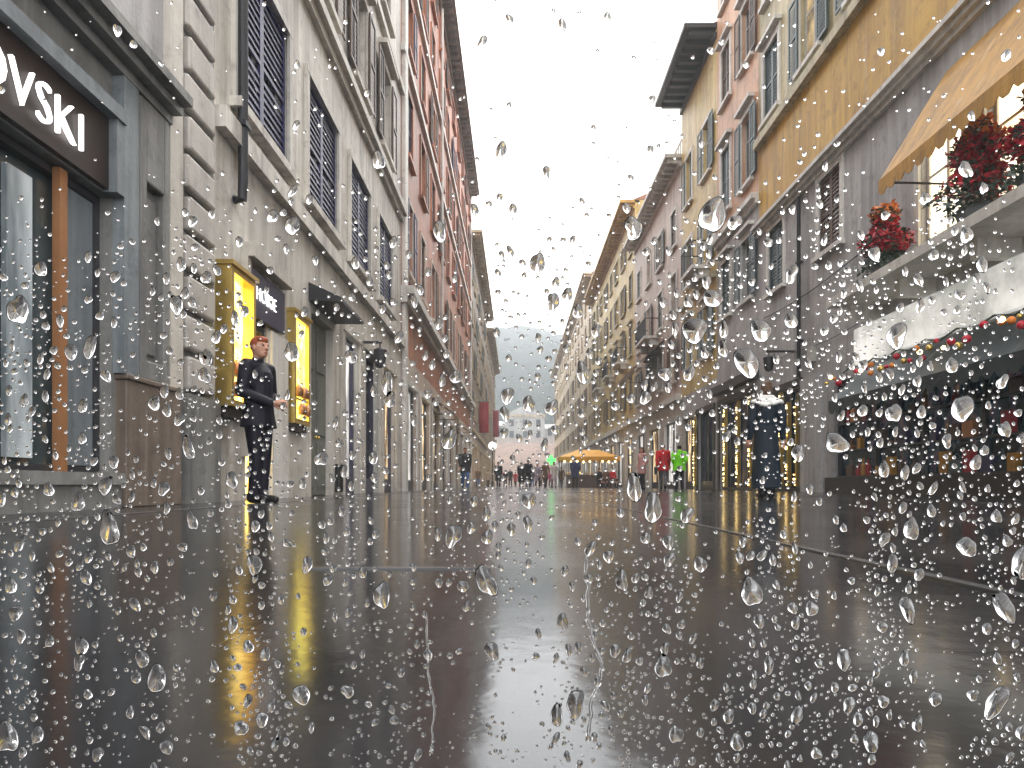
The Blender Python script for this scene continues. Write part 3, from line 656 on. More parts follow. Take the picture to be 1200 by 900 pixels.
# ------------------------------------------------------------------ stair at the end of the street
st = thing('grand_staircase', 'broad rosy stone staircase climbing at the far end of the street', 'staircase', (3.5, 146, 0))
mb = MB(); n = 40
for i in range(n): mb.box(-9, 15, 143 + i * .62, 143 + n * .62, i * .26, (i + 1) * .26)
mb.build('steps', M['pinkstone'], st)
for x in (-9.6, 14.98):
    mb = MB(); mb.hexa([(x, 142.6, 0), (x + .6, 142.6, 0), (x + .6, 168, 0), (x, 168, 0), (x, 142.6, 1.1), (x + .6, 142.6, 1.1), (x + .6, 168, 11.4), (x, 168, 11.4)]); mb.build('parapet', M['pinkstone'], st)

ch = thing('hilltop_house', 'pale gabled building above the rosy staircase, fading into the haze', 'building', (2.2, 176, 0))
mb = MB(); mb.box(-2.8, 7.2, 174, 184, 0, 18); mb.hexa([(-3.1, 173.7, 18), (7.5, 173.7, 18), (7.5, 184, 18), (-3.1, 184, 18), (2.1, 173.7, 20.4), (2.3, 173.7, 20.4), (2.3, 184, 20.4), (2.1, 184, 20.4)])
mb.box(7.2, 12.5, 175, 184, 0, 14.5); mb.box(-8, -2.8, 175, 184, 0, 15.3); mb.build('wall', M['hillhouse'], ch)
for x in (-1.2, 2.2, 5.6):
    for z in (12.2, 15.1):
        mb = MB(); mb.box(x - .55, x + .55, 173.9, 174.1, z, z + 1.7); mb.build('window', M['glass'], ch)
for x in (-6.5, -4.3, 8.6, 10.8):
    mb = MB(); mb.box(x - .5, x + .5, 174.9, 175.1, 12.8, 14.8); mb.build('window', M['glass'], ch)
mb = MB(); mb.box(-3.0, 7.4, 173.75, 174.02, 17.5, 17.98); mb.build('cornice', M['tan'], ch)
for x0, x1, z in ((-8.2, -2.85, 15.3), (7.25, 12.7, 14.5)):
    mb = MB(); mb.hexa([(x0, 174.7, z), (x1, 174.7, z), (x1, 184.2, z), (x0, 184.2, z), (x0, 179, z + 1.5), (x1, 179, z + 1.5), (x1, 180, z + 1.5), (x0, 180, z + 1.5)]); mb.build('roof', M['greywall'], ch)
mb = MB()
for i in range(40): mb.box(-8.9 + i * .6, -8.72 + i * .6, 167.9, 168.1, 10.4, 11.3)
mb.box(-9, 15, 167.85, 168.15, 11.3, 11.48); mb.build('balustrade', M['pinkstone'], st)

# ------------------------------------------------------------------ people
def rgbmat(name, c, rough=.6, vary=.25):
    if name not in M:
        M[name] = plain(name, c, rough, 0, vary, 20); M[name].node_tree.nodes['Principled BSDF'].inputs['Specular IOR Level'].default_value = .22
    return M[name]
rgbmat('skin', (.50, .27, .19), .5, .1); rgbmat('eye_dark', (.02, .015, .012), .2); rgbmat('lips', (.32, .09, .08), .4)
def caps(mb, a, b, ra, rb, seg=12):
    a, b = Vector(a), Vector(b)
    mb.tube([a, b], [ra, rb], seg); mb.ell(a, ra * .999, seg, 8); mb.ell(b, rb * .999, seg, 8)
def fuse(mb, name, mat, parent, voxel, it=4):
    o = mb.build('tmp', mat, None)
    r = o.modifiers.new('r', 'REMESH'); r.mode = 'VOXEL'; r.voxel_size = voxel; r.adaptivity = 0
    s = o.modifiers.new('s', 'SMOOTH'); s.iterations = it; s.factor = .5
    dg = bpy.context.evaluated_depsgraph_get(); me = bpy.data.meshes.new_from_object(o.evaluated_get(dg))
    old = o.data; bpy.data.objects.remove(o); bpy.data.meshes.remove(old)
    me.name = name; me.materials.clear(); me.materials.append(mat)
    me.polygons.foreach_set('use_smooth', [True] * len(me.polygons))
    me.polygons.foreach_set('material_index', [0] * len(me.polygons))
    ob = bpy.data.objects.new(name, me); COL.objects.link(ob); ob.parent = parent; ORG[ob.name] = Vector(); return ob
def hand(mb, wrist, dirv, side, curl=.5, fwd=Vector((0, -1, 0))):
    d = Vector(dirv).normalized(); sx = d.cross(fwd).normalized() * side if abs(d.dot(fwd)) < .9 else Vector((side, 0, 0))
    pal = d.cross(sx).normalized()
    w = Vector(wrist); pc = w + d * .055
    mb.ell(pc, (.036, .036, .036), 10, 7); caps(mb, w, w + d * .085, .024, .034, 10)
    for k, L in enumerate((.066, .076, .07, .054)):
        base = w + d * .085 + sx * (.027 - .018 * k)
        k1 = base + (d * math.cos(curl * .5) + pal * math.sin(curl * .5)) * L * .55
        k2 = k1 + (d * math.cos(curl * 1.4) + pal * math.sin(curl * 1.4)) * L * .5
        caps(mb, base, k1, .0095, .0088, 8); caps(mb, k1, k2, .0088, .0075, 8)
    t0 = w + d * .03 + sx * .03; t1 = t0 + (d * .7 + sx * .7) * .04; t2 = t1 + (d * .95 + pal * .3) * .034
    caps(mb, t0, t1, .013, .011, 8); caps(mb, t1, t2, .011, .009, 8)
def person(label, x, y, h=1.72, rz=0, pose='stand', arms='down', coat=None, coat_len=.62, trousers=None, hair=None, hair_len=0, hat=None,
           hood=False, collar=None, phase=1, voxel=.014, bag=None, bagcol=None, group=None, bulk=1.0, skirt=0, vest=None, look=0, z=0, faced=False):
    p = thing('person', label, 'person', (x, y, z), group)
    k = h / 1.75
    V = Vector
    hip, kn, an, toe = {}, {}, {}, {}
    zh = .92
    for s in (-1, 1):
        hip[s] = V((.085 * s, 0, zh))
        if pose == 'walk':
            f = s * phase
            kn[s] = V((.09 * s, -.10 * f - .06, .50)); an[s] = V((.085 * s, (-.22 if f > 0 else .26), .09 if f > 0 else .15))
            toe[s] = an[s] + V((0, -.15, -.05 if f > 0 else -.10))
        elif pose == 'sit':
            hip[s] = V((.085 * s, 0, .50)); kn[s] = V((.10 * s, -.42, .52)); an[s] = V((.10 * s, -.40, .09)); toe[s] = an[s] + V((0, -.15, -.05))
        elif pose == 'together':
            hip[s] = V((.075 * s, 0, zh)); kn[s] = V((.062 * s, -.02, .50)); an[s] = V((.058 * s, .01, .085)); toe[s] = an[s] + V((.03 * s, -.15, -.045))
        else:
            kn[s] = V((.10 * s, -.015, .50)); an[s] = V((.105 * s, .01, .085)); toe[s] = an[s] + V((.03 * s, -.15, -.045))
    dz = 0 if pose != 'sit' else -.42
    pel = V((0, 0, .96 + dz)); wai = V((0, -.005, 1.10 + dz)); che = V((0, .01, 1.30 + dz)); nek = V((0, .015, 1.47 + dz)); hed = V((0, -.015, 1.625 + dz))
    sh, el, wr, hd = {}, {}, {}, {}
    for s in (-1, 1):
        sh[s] = V((.175 * s * bulk, .01, 1.415 + dz))
        if arms == 'front':
            el[s] = V((.235 * s, .02, 1.14)); wr[s] = V((.07 * s, -.22, 1.03)); hd[s] = V((-.06 * s, -.05, .0)) + V((0, -.02, -.01 * s))
        elif arms == 'swing':
            f = -s * phase
            el[s] = V((.225 * s, .05 - .10 * f, 1.15)); wr[s] = V((.215 * s, -.03 - .22 * f, .93)); hd[s] = V((0, -.25, -1))
        elif arms == 'pocket':
            el[s] = V((.255 * s, .08, 1.15)); wr[s] = V((.18 * s, -.06, .98)); hd[s] = V((-.3 * s, -.3, -1))
        elif arms == 'lap':
            el[s] = V((.23 * s, -.03, 1.14 + dz)); wr[s] = V((.10 * s, -.25, 1.05 + dz)); hd[s] = V((-.3 * s, -1, -.1))
        else:
            el[s] = V((.225 * s * bulk, .03, 1.14)); wr[s] = V((.235 * s * bulk, -.02, .89)); hd[s] = V((0, -.12, -1))
    B = MB()
    caps(B, pel, wai, .12, .115); caps(B, wai, che, .115, .13); B.ell(che, (.165, .105, .17)); B.ell(pel, (.155, .11, .12))
    caps(B, nek - V((0, 0, .05)), nek + V((0, -.005, .08)), .056, .05)
    Rz = Matrix.Rotation(look, 3, 'Z'); H = lambda v: hed + Rz @ V(v)
    B.ell(hed, (.074, .092, .112), 18, 12, 0, Rz); B.ell(H((0, -.03, -.06)), (.055, .06, .055), 14, 9, 0, Rz)
    B.tube([H((0, -.085, .025)), H((0, -.112, -.018)), H((0, -.088, -.03))], [.010, .017, .010], 8)
    for s in (-1, 1):
        B.ell(H((.076 * s, .008, -.005)), (.012, .022, .032), 8, 6, 0, Rz); B.ell(H((.03 * s, -.078, .032)), (.022, .012, .01), 8, 6, 0, Rz)
        caps(B, hip[s], kn[s], .085, .055); caps(B, kn[s], an[s], .056, .036); caps(B, an[s] + V((0, .02, -.035)), toe[s] + V((0, .02, 0)), .036, .03)
        caps(B, V((sh[s].x * .55, sh[s].y, sh[s].z)), sh[s], .07, .055); caps(B, sh[s], el[s], .052, .04); caps(B, el[s], wr[s], .04, .026); hand(B, wr[s], hd[s], -s)
    def xf(mb):
        for i, v in enumerate(mb.v): mb.v[i] = V((v.x * k, v.y * k, v.z * k))
        return mb
    fuse(xf(B), 'body', M['skin'], p, voxel if voxel < .008 else .010, 2)
    if trousers:
        T = MB(); T.ell(pel + V((0, 0, -.03)), (.168, .125, .13))
        for s in (-1, 1):
            T.tube([hip[s] + V((0, 0, .03)), hip[s] - V((0, 0, .08)), kn[s], kn[s] * .4 + an[s] * .6, an[s] + V((0, 0, -.02))], [.098, .10, .074, .066, .062], 14)
            T.ell(kn[s], .073)
        fuse(xf(T), 'trousers' if not skirt else 'stockings', trousers, p, voxel)
    if coat:
        Cc = MB(); cb = bulk
        caps(Cc, wai, che, .14 * cb, .155 * cb); Cc.ell(che, (.192 * cb, .132 * cb, .185)); Cc.ell(V((0, .012, 1.415 + dz)), (.165 * cb, .085, .07))
        zb = max(.12, zh - coat_len + .35) if pose != 'sit' else .45
        m = 5; wid = [.165 * cb, .17 * cb, .185 * cb, .20 * cb, .215 * cb]
        b0 = len(Cc.v); seg = 16
        zt = 1.14 + dz
        for i in range(m):
            q = i / (m - 1); zz = zt + (zb - zt) * q
            for j in range(seg):
                th = 2 * math.pi * j / seg; fl = 1 + .05 * math.sin(th * 4 + i) * q
                Cc.v.append(V((wid[i] * fl * math.cos(th), (.125 + .03 * q) * cb * fl * math.sin(th), zz)))
        for i in range(m - 1):
            for j in range(seg):
                j2 = (j + 1) % seg; Cc.f.append((b0 + i * seg + j, b0 + i * seg + j2, b0 + (i + 1) * seg + j2, b0 + (i + 1) * seg + j)); Cc.m.append(0)
        Cc.f.append(tuple(b0 + j for j in range(seg))); Cc.m.append(0); Cc.f.append(tuple(b0 + (m - 1) * seg + j for j in range(seg))); Cc.m.append(0)
        for s in (-1, 1):
            caps(Cc, V((sh[s].x * .5, sh[s].y, sh[s].z)), sh[s], .08, .074 * cb); caps(Cc, sh[s], el[s], .074 * cb, .06 * cb); caps(Cc, el[s], el[s] + (wr[s] - el[s]) * .94, .06 * cb, .045 * cb)
        caps(Cc, nek - V((0, 0, .06)), nek + V((0, .0, .01)), .082, .066)
        if hood: Cc.ell(nek + V((0, .07, .02)), (.10, .07, .07))
        fuse(xf(Cc), 'coat', coat, p, voxel)
    if collar:
        K = MB(); K.ell(V((0, .01, 1.43 + dz)), (.225, .15, .075), 16, 10); K.ell(V((0, .03, 1.49 + dz)), (.13, .11, .05))
        for j in range(26):
            th = j * .2417 * math.pi; K.ell(V((.215 * math.cos(th), .01 + .14 * math.sin(th), 1.40 + dz + .03 * math.sin(j * 2.3))), .035, 8, 6)
        fuse(xf(K), 'shawl', collar, p, voxel, 2)
    if hair:
        Hh = MB(); Hh.ell(H((0, .022, .032)), (.083, .09, .092), 16, 10, 0, Rz); Hh.ell(H((0, -.03, .075)), (.065, .065, .045), 12, 8, 0, Rz)
        if hair_len:
            Hh.tube([H((0, .05, .02)), H((0, .075, -.07)), H((0, .08, -.07 - hair_len))], [.08, .075, .045], 12); Hh.ell(H((0, .08, -.07 - hair_len)), .05)
        fuse(xf(Hh), 'hair', hair, p, voxel * .8, 2)
    if hat:
        Hh = MB(); Hh.ell(H((0, .005, .06)), (.086, .10, .08), 14, 9, 0, Rz); Hh.ell(H((0, 0, .035)), (.09, .105, .025), 14, 7, 0, Rz); fuse(xf(Hh), 'hat', hat, p, voxel * .8, 2)
    for s in (-1, 1):
        Sx = MB(); a = an[s]; t = toe[s]
        caps(Sx, a + V((0, .03, -.035)), t + V((0, 0, .0)), .05, .042); Sx.ell(a + V((0, .03, -.01)), (.052, .056, .05))
        for i, v in enumerate(Sx.v): v.z = max(v.z, min(t.z, a.z) - .04)
        fuse(xf(Sx), 'shoe', M['shoe'], p, .012, 2)
    if faced:
        for s in (-1, 1):
            E = MB(); E.ell(H((.03 * s, -.083, .015)), (.012, .007, .008), 8, 6, 0, Rz); xf(E).build('eye', M['eye_dark'], None).parent = p
        E = MB(); E.ell(H((0, -.088, -.058)), (.024, .008, .008), 10, 6, 0, Rz); xf(E).build('mouth', M['lips'], None).parent = p
    p.rotation_euler = (0, 0, rz)
    if bag:
        g = MB(); w = Vector(bag); g.box(w.x - .06, w.x + .06, w.y - .16, w.y + .16, w.z - .34, w.z - .06); bo = g.build('body', bagcol, None, bevel=.02)
        bt = thing('handbag', bag_label(label), 'bag', (x, y, z)); bo.parent = bt
        g = MB(); pts = [Vector((w.x, w.y + .09 * math.cos(t), w.z - .08 + .13 * math.sin(t))) for t in [math.pi * i / 10 for i in range(11)]]; g.tube(pts, .008, 6); g.build('handle', bagcol, None).parent = bt
        bt.rotation_euler = (0, 0, rz)
    return p
BL = {}
def bag_label(l): return BL.get(l, 'bag carried by a walker')
rgbmat('shoe', (.015, .014, .015), .35)
navy = rgbmat('navy_wool', (.006, .006, .013)); black = rgbmat('black_wool', (.013, .013, .015)); char = rgbmat('charcoal_cloth', (.035, .035, .04))
denim = rgbmat('blue_denim', (.045, .11, .30)); redc = rgbmat('red_coat', (.52, .012, .018)); green = rgbmat('lime_safety_cloth', (.22, .95, .015), .5, .3)
if True:
    nt = green.node_tree; bs = nt.nodes['Principled BSDF']
pinkc = rgbmat('rose_coat', (.56, .30, .28)); beige = rgbmat('beige_coat', (.42, .33, .25)); brownc = rgbmat('brown_coat', (.16, .09, .055)); lilac = rgbmat('lilac_coat', (.34, .28, .36))
bluec = rgbmat('slate_blue_coat', (.05, .065, .13)); whitec = rgbmat('white_fur', (.85, .83, .80)); mag = rgbmat('magenta_cloth', (.62, .03, .22)); tealb = rgbmat('dark_teal_leather', (.015, .04, .045), .4)
rust = rgbmat('red_hair', (.28, .07, .03)); dkh = rgbmat('dark_hair', (.022, .015, .012)); brh = rgbmat('brown_hair', (.09, .05, .03)); gryh = rgbmat('grey_hair', (.30, .29, .28)); white_r = rgbmat('white_reflector', (.9, .92, .85), .3)

def px(px_, Y): return (px_ - 605) / 800 * Y
person('red haired man in dark navy coat and trousers standing by the lit doorway, hands clasped', px(303, 7.35), 7.35, 1.80, R(72), 'together', 'front', navy, .48, navy, rust, 0, look=R(-8), voxel=.007, faced=True)
person('person in long dark coat and white fur shawl, seen from behind at right', px(898, 10.1), 10.1, 1.74, R(172), 'together', 'down', rgbmat('midnight_coat', (.012, .02, .032)), 1.12, black, brh, .02, collar=whitec, voxel=.009, bulk=1.02)
person('man in black jacket and blue jeans walking along the left side', px(545, 28.5), 28.5, 1.76, R(8), 'walk', 'swing', char, .58, denim, brh, voxel=.012, bulk=1.12)
BL['person in bright red coat and grey trousers walking beside the lime jacket'] = 'dark teal bag held by the person in the red coat'
person('person in bright red coat and grey trousers walking beside the lime jacket', px(777, 25.5), 25.5, 1.74, R(165), 'walk', 'swing', redc, .55, rgbmat('grey_trousers', (.13, .12, .13)), brh, voxel=.012, bulk=1.1, bag=(.26, .02, .92), bagcol=tealb)
gp = person('person in lime high visibility jacket and dark trousers, back to the street', px(796, 25), 25, 1.66, R(175), 'stand', 'pocket', green, .52, navy, dkh, voxel=.012, bulk=1.25, hood=True, phase=-1)
person('person in rose coat and dark trousers waiting left of the red coat', px(752, 27.5), 27.5, 1.72, R(-60), 'stand', 'pocket', pinkc, .62, char, brh, .1, voxel=.012)
person('broad person in slate blue coat in front of the orange market canopy', px(674, 41), 41, 1.82, R(185), 'stand', 'pocket', bluec, .62, char, brh, voxel=.014, bulk=1.25)
person('person in black coat and hat walking away, left of the street centre', px(584, 45), 45, 1.70, R(178), 'walk', 'swing', black, .8, navy, None, hat=black, voxel=.014, bulk=1.15)
person('child in dark jacket with red scarf beside the black hatted walker', px(592, 46), 46, 1.2, R(170), 'walk', 'swing', black, .5, char, dkh, collar=redc, voxel=.014, phase=-1)
person('left one of two dark walkers at the street centre', px(611, 42), 42, 1.62, R(183), 'walk', 'swing', black, .9, black, dkh, .05, voxel=.014, bulk=1.2)
person('right one of two dark walkers at the street centre, taller in navy', px(619, 42.6), 42.6, 1.78, R(176), 'walk', 'swing', navy, .8, denim, dkh, voxel=.014, phase=-1, bulk=1.1)
person('person in lilac coat just right of the dark pair', px(630, 46), 46, 1.66, R(10), 'walk', 'pocket', lilac, .8, navy, brh, .1, voxel=.014)
person('person in brown coat between the lilac coat and the magenta bag', px(639, 44), 44, 1.72, R(190), 'walk', 'swing', brownc, .7, char, gryh, voxel=.014, phase=-1)
BL['person in pale beige coat carrying a magenta bag near the canopy'] = 'magenta shopping bag carried near the orange canopy'
person('person in pale beige coat carrying a magenta bag near the canopy', px(649, 43), 43, 1.66, R(5), 'walk', 'swing', rgbmat('ivory_coat', (.62, .58, .54)), .7, lilac, brh, .12, voxel=.014, bag=(-.28, 0, .9), bagcol=mag)
far = [(560, 58, brownc, denim, 'brown jacket and jeans near the left shops'), (572, 66, beige, char, 'beige coat near the globe lamp'), (598, 62, char, navy, 'charcoal coat beyond the child'),
       (604, 78, redc, black, 'red coat far down the street'), (624, 70, bluec, denim, 'blue coat far behind the dark pair'), (634, 84, beige, brownc, 'beige coat far off near the stairs'), (645, 74, pinkc, navy, 'pink coat far behind the beige walker'),
       (658, 60, brownc, black, 'brown coat left of the stall'), (566, 84, lilac, black, 'lilac coat far off on the left'), (586, 92, navy, denim, 'navy coat farthest off on the left'), (617, 98, brownc, char, 'brown coat farthest off at the centre'), (640, 104, black, navy, 'black coat farthest off on the right')]
for i, (a, Y, c1, c2, lab) in enumerate(far):
    person('distant walker in ' + lab, px(a, Y), Y, 1.62 + .02 * (i % 8), R(180 * (i % 2) + 8), 'walk', 'swing', c1, .55 + .05 * (i % 5), c2, (dkh, brh, gryh)[i % 3], 0, voxel=.02, phase=(-1) ** i, group='distant walkers in the street')

# ------------------------------------------------------------------ market stall under an orange canopy
sx, sy = px(689, 50), 50.0
st = thing('market_stall', 'market stall with a glowing orange canopy on thin posts, right of the street centre', 'stall', (sx, sy, 0))
mb = MB(); w, d = 2.15, 1.5
for s, t in ((-1, -1), (1, -1), (1, 1), (-1, 1)):
    q = [(sx + s * w, sy + t * d, 2.15), (sx + (s if s == t else -s) * w * (1 if True else 1), sy, 0)]
cor = [(-w, -d), (w, -d), (w, d), (-w, d)]
for i in range(4):
    (a, b_), (c, e) = cor[i], cor[(i + 1) % 4]
    mb.face([(sx + a, sy + b_, 2.2), (sx + c, sy + e, 2.2), (sx + c * .35, sy, 2.75), (sx + a * .35, sy, 2.75)])
    mb.face([(sx + a, sy + b_, 2.2), (sx + c, sy + e, 2.2), (sx + c, sy + e, 1.92), (sx + a, sy + b_, 1.92)])
cn = mb.build('canopy', M['orange_cloth'], st); so_ = cn.modifiers.new('s', 'SOLIDIFY'); so_.thickness = .02
for a, b_ in cor:
    mb = MB(); mb.tube([(sx + a * .94, sy + b_ * .94, 0), (sx + a * .94, sy + b_ * .94, 2.21)], .03, 8); mb.build('post', M['iron'], st)
mb = MB(); mb.box(sx - 1.7, sx + 1.7, sy - 1.0, sy - .2, .82, .9); mb.box(sx - 1.6, sx + 1.6, sy - .95, sy - .25, 0, .82); mb.build('counter', M['brown_sh'], st)
for i in range(9):
    mb = MB(); u = sx - 1.8 + i * .45; mb.ell((u, sy - 1.3, 1.86 - .04 * (i % 2)), (.07, .07, .09), 10, 7); mb.tube([(u, sy - 1.3, 1.93), (u, sy - 1.3, 2.26)], .008, 5); mb.build('hanging_bulb', M['bulb'], st, smooth=True)
rnd = random.Random(3)
for i in range(14):
    u = sx - 1.5 + (i % 7) * .46; v = sy - .8 + .38 * (i // 7); c = ('orange_petal', 'red_petal', 'lemon', 'leaf', 'copper')[i % 5]
    mb = MB(); mb.box(u - .17, u + .17, v - .14, v + .14, .90, 1.0)
    o = thing('fruit_crate', 'small crate of produce on the counter of the orange canopied stall', 'crate', (u, v, .902), 'produce crates on the market stall')
    t = MB(); t.box(u - .18, u + .18, v - .15, v + .15, .904, .92)
    for q in ((u - .18, u - .165, v - .15, v + .15), (u + .165, u + .18, v - .15, v + .15), (u - .164, u + .164, v - .15, v - .135), (u - .164, u + .164, v + .135, v + .15)): t.box(q[0], q[1], q[2], q[3], .92, 1.03)
    t.build('crate_box', M['tan'], o)
    f = MB()
    for j in range(12): f.ell((u - .13 + .087 * (j % 4), v - .09 + .09 * (j // 4), .98 + .05 * rnd.random()), .05, 8, 6)
    f.build('produce', M[c], o, smooth=True)
def stool(x, y, lab):
    o = thing('stool', lab, 'stool', (x, y, 0)); mb = MB(); mb.tube([(x, y, .42), (x, y, .455)], .17, 14); mb.build('seat', M['brown_sh'], o)
    for a in range(4):
        t = a * math.pi / 2 + .8; mb = MB(); mb.tube([(x + .11 * math.cos(t), y + .11 * math.sin(t), .42), (x + .16 * math.cos(t), y + .16 * math.sin(t), 0)], .016, 6); mb.build('leg', M['iron'], o)
for a, c1, c2, lab in ((702, black, navy, 'black coat'), (711, brownc, char, 'brown coat'), (718, redc, black, 'red coat')):
    X = px(a, 44); stool(X, 44.06, 'small stool under the seated person in the ' + lab)
    person('seated person in ' + lab + ' right of the orange canopied stall', X, 44, 1.7, R(-20 if a % 2 else 30), 'sit', 'lap', c1, .5, c2, (dkh, brh)[a % 2], voxel=.014)
# green cross sign on a post
cx_, cy_ = px(646, 48), 48
o = thing('pharmacy_sign', 'bright green lit cross sign on a thin post left of the orange canopy', 'sign', (cx_, cy_, 0))
mb = MB(); mb.box(cx_ - .10, cx_ + .10, cy_ - .06, cy_ + .06, 1.62, 2.26); mb.box(cx_ - .30, cx_ - .10, cy_ - .06, cy_ + .06, 1.83, 2.05); mb.box(cx_ + .10, cx_ + .30, cy_ - .06, cy_ + .06, 1.83, 2.05); mb.build('cross', M['greenlamp'], o)
mb = MB(); mb.tube([(cx_, cy_, 0), (cx_, cy_, 1.62)], .03, 8); mb.tube([(cx_, cy_, 0), (cx_, cy_, .04)], .16, 12); mb.build('post', M['iron'], o)
# globe lamp
gx, gy = px(577, 60), 60
o = thing('street_lamp', 'white globe street lamp on dark post in front of the left facades', 'street lamp', (gx, gy, 0))
mb = MB(); mb.ell((gx, gy, 3.62), .34, 18, 12); mb.build('globe', M['whitelamp'], o, smooth=True)
mb = MB(); mb.tube([(gx, gy, 0), (gx, gy, .5), (gx, gy, .55), (gx, gy, 3.2), (gx, gy, 3.3)], [.12, .10, .05, .04, .13], 10); mb.build('post', M['iron'], o)
# banners on the left
for Y, X, z0, z1, lab in ((58, -2.75, 4.6, 7.2, 'dark red vertical banner on a bracket, nearer of two on the left side'), (92, -2.75, 6.6, 10.2, 'faded red vertical banner farther down the left side')):
    o = thing('banner', lab, 'banner', (X, Y, z0)); n = 14; mb = MB()
    for i in range(n):
        a, c = z0 + (z1 - z0) * i / n, z0 + (z1 - z0) * (i + 1) / n; f = lambda z: .05 * math.sin(z * 3)
        mb.face([(X - .4, Y + f(a), a), (X + .4, Y + f(a + .3), a), (X + .4, Y + f(c + .3), c), (X - .4, Y + f(c), c)])
    q = mb.build('cloth', M['red_cloth'], o, smooth=True); q.modifiers.new('s', 'SOLIDIFY').thickness = .01
    mb = MB(); mb.tube([(-3.52, Y, z1 + .02), (X + .45, Y, z1 + .02)], .025, 8); mb.build('bracket', M['iron'], o)
# ------------------------------------------------------------------ shrubs on the balcony, bauble garland
def shrub(x, y, z, h, r, lab, seed):
    rn = random.Random(seed); o = thing('flowering_shrub', lab, 'shrub', (x, y, z))
    mb = MB(); mb.tube([(x, y, z), (x, y, z + .26), (x, y, z + .28)], [r * .42, r * .55, r * .6], 16); mb.build('planter', M['terracotta'], o, bevel=.01)
    mb = MB(); mb.tube([(x, y, z + .2), (x + .02, y, z + h * .8)], [.03, .012], 6)
    for i in range(12):
        t = rn.random() * 6.28; zz = z + .3 + rn.random() * h * .5; q = r * .6 * rn.random(); mb.tube([(x, y, zz), (x + q * math.cos(t), y + q * math.sin(t), zz + .15)], [.012, .006], 5)
    mb.build('stem', M['brown_sh'], o)
    def scatter(n, zlo, zhi, sz, mat, name, out=1.0):
        mb = MB()
        for i in range(n):
            q = zlo + (zhi - zlo) * rn.random() ** 1.1; R_ = r * (1.0 - .62 * max(0, (q - .25)) / .75) * out * (.9 + .25 * math.sin(q * 13 + seed))
            t = rn.random() * 6.283; rad = R_ * math.sqrt(rn.random()) * (.8 + .3 * rn.random())
            c = Vector((x + rad * math.cos(t), y + rad * math.sin(t), z + .2 + (h - .2) * q + rn.uniform(-.03, .03)))
            a = Vector((rn.uniform(-1, 1), rn.uniform(-1, 1), rn.uniform(-.6, .6))).normalized(); b2 = a.cross(Vector((rn.uniform(-1, 1), rn.uniform(-1, 1), rn.uniform(-1, 1)))).normalized(); s = sz * rn.uniform(.6, 1.3)
            mb.face([c - a * s, c + b2 * s * .45, c + a * s, c - b2 * s * .45])
        mb.build(name, M[mat], o)
    scatter(1500, .0, .95, .06, 'leaf', 'foliage'); scatter(1300, .25, .8, .065, 'red_petal', 'red_flowers', 1.05); scatter(420, .72, 1.0, .06, 'orange_petal', 'orange_flowers', 1.1)
shrub(7.35, 13.6, 4.302, 1.45, .52, 'pyramid shrub of red and orange flowers on the pale balcony, farther left', 2)
shrub(7.4, 10.9, 4.302, 1.75, .62, 'taller red flowering shrub on the balcony, nearer the right edge', 5)
shrub(7.45, 9.6, 4.302, 1.6, .55, 'red flowering shrub at the near end of the balcony', 8)
g = thing('garland', 'garland of red, orange and gold baubles along the top of the teal awning', 'garland', (7.6, 11, 2.9))
mb = MB(); mb.tube([(7.42, 7 + i * .45, 2.78 + .05 * math.cos(i * math.pi)) for i in range(20)], .018, 6); mb.build('cord', M['leaf'], g)
for i in range(44):
    mb = MB(); y_ = 7.1 + i * .19; r_ = .035 + .035 * rnd.random(); zb_ = 2.68 - .34 * rnd.random(); mb.ell((7.0 + .4 * (zb_ > 2.6) - .06, y_, zb_), r_, 10, 7)
    mb.build('bauble', M[('red_petal', 'orange_petal', 'red_petal', 'gold')[i % 4]] if i % 7 else M['bulb'], g, smooth=True)

# ------------------------------------------------------------------ rain on the glass between us and the street
PANE_Y = 0.45
rw = random.Random(11)
def drop_mesh(mb, cx, cz, a, el, ang, hgt, wob, seg=14, rings=5):
    ph = [rw.uniform(0, 6.28) for _ in range(4)]; am = [wob * rw.uniform(.3, 1) for _ in range(4)]
    base = len(mb.v); ca, sa = math.cos(ang), math.sin(ang)
    def rad(t): return 1 + am[0] * .30 * math.sin(2 * t + ph[0]) + am[1] * .20 * math.sin(3 * t + ph[1]) + am[2] * .10 * math.sin(5 * t + ph[2])
    for i in range(rings):
        q = 1 - i / rings; bul = hgt * a * max(0, 1 - q * q) ** .9
        for k in range(seg):
            t = 2 * math.pi * k / seg; r_ = a * rad(t) * q; x = r_ * math.cos(t); z = r_ * math.sin(t) * el
            sag = -.12 * a * el * (1 - q)
            mb.v.append(Vector((cx + x * ca - z * sa, PANE_Y + .0025 + bul, cz + x * sa + z * ca + sag)))
    mb.v.append(Vector((cx, PANE_Y + .0025 + hgt * a, cz - .12 * a * el))); top = len(mb.v) - 1
    for i in range(rings - 1):
        for k in range(seg):
            k2 = (k + 1) % seg; mb.f.append((base + i * seg + k, base + i * seg + k2, base + (i + 1) * seg + k2, base + (i + 1) * seg + k)); mb.m.append(0)
    e = base + (rings - 1) * seg
    for k in range(seg): mb.f.append((e + k, e + (k + 1) % seg, top)); mb.m.append(0)
    mb.f.append(tuple(base + k for k in range(seg))[::-1]); mb.m.append(0)
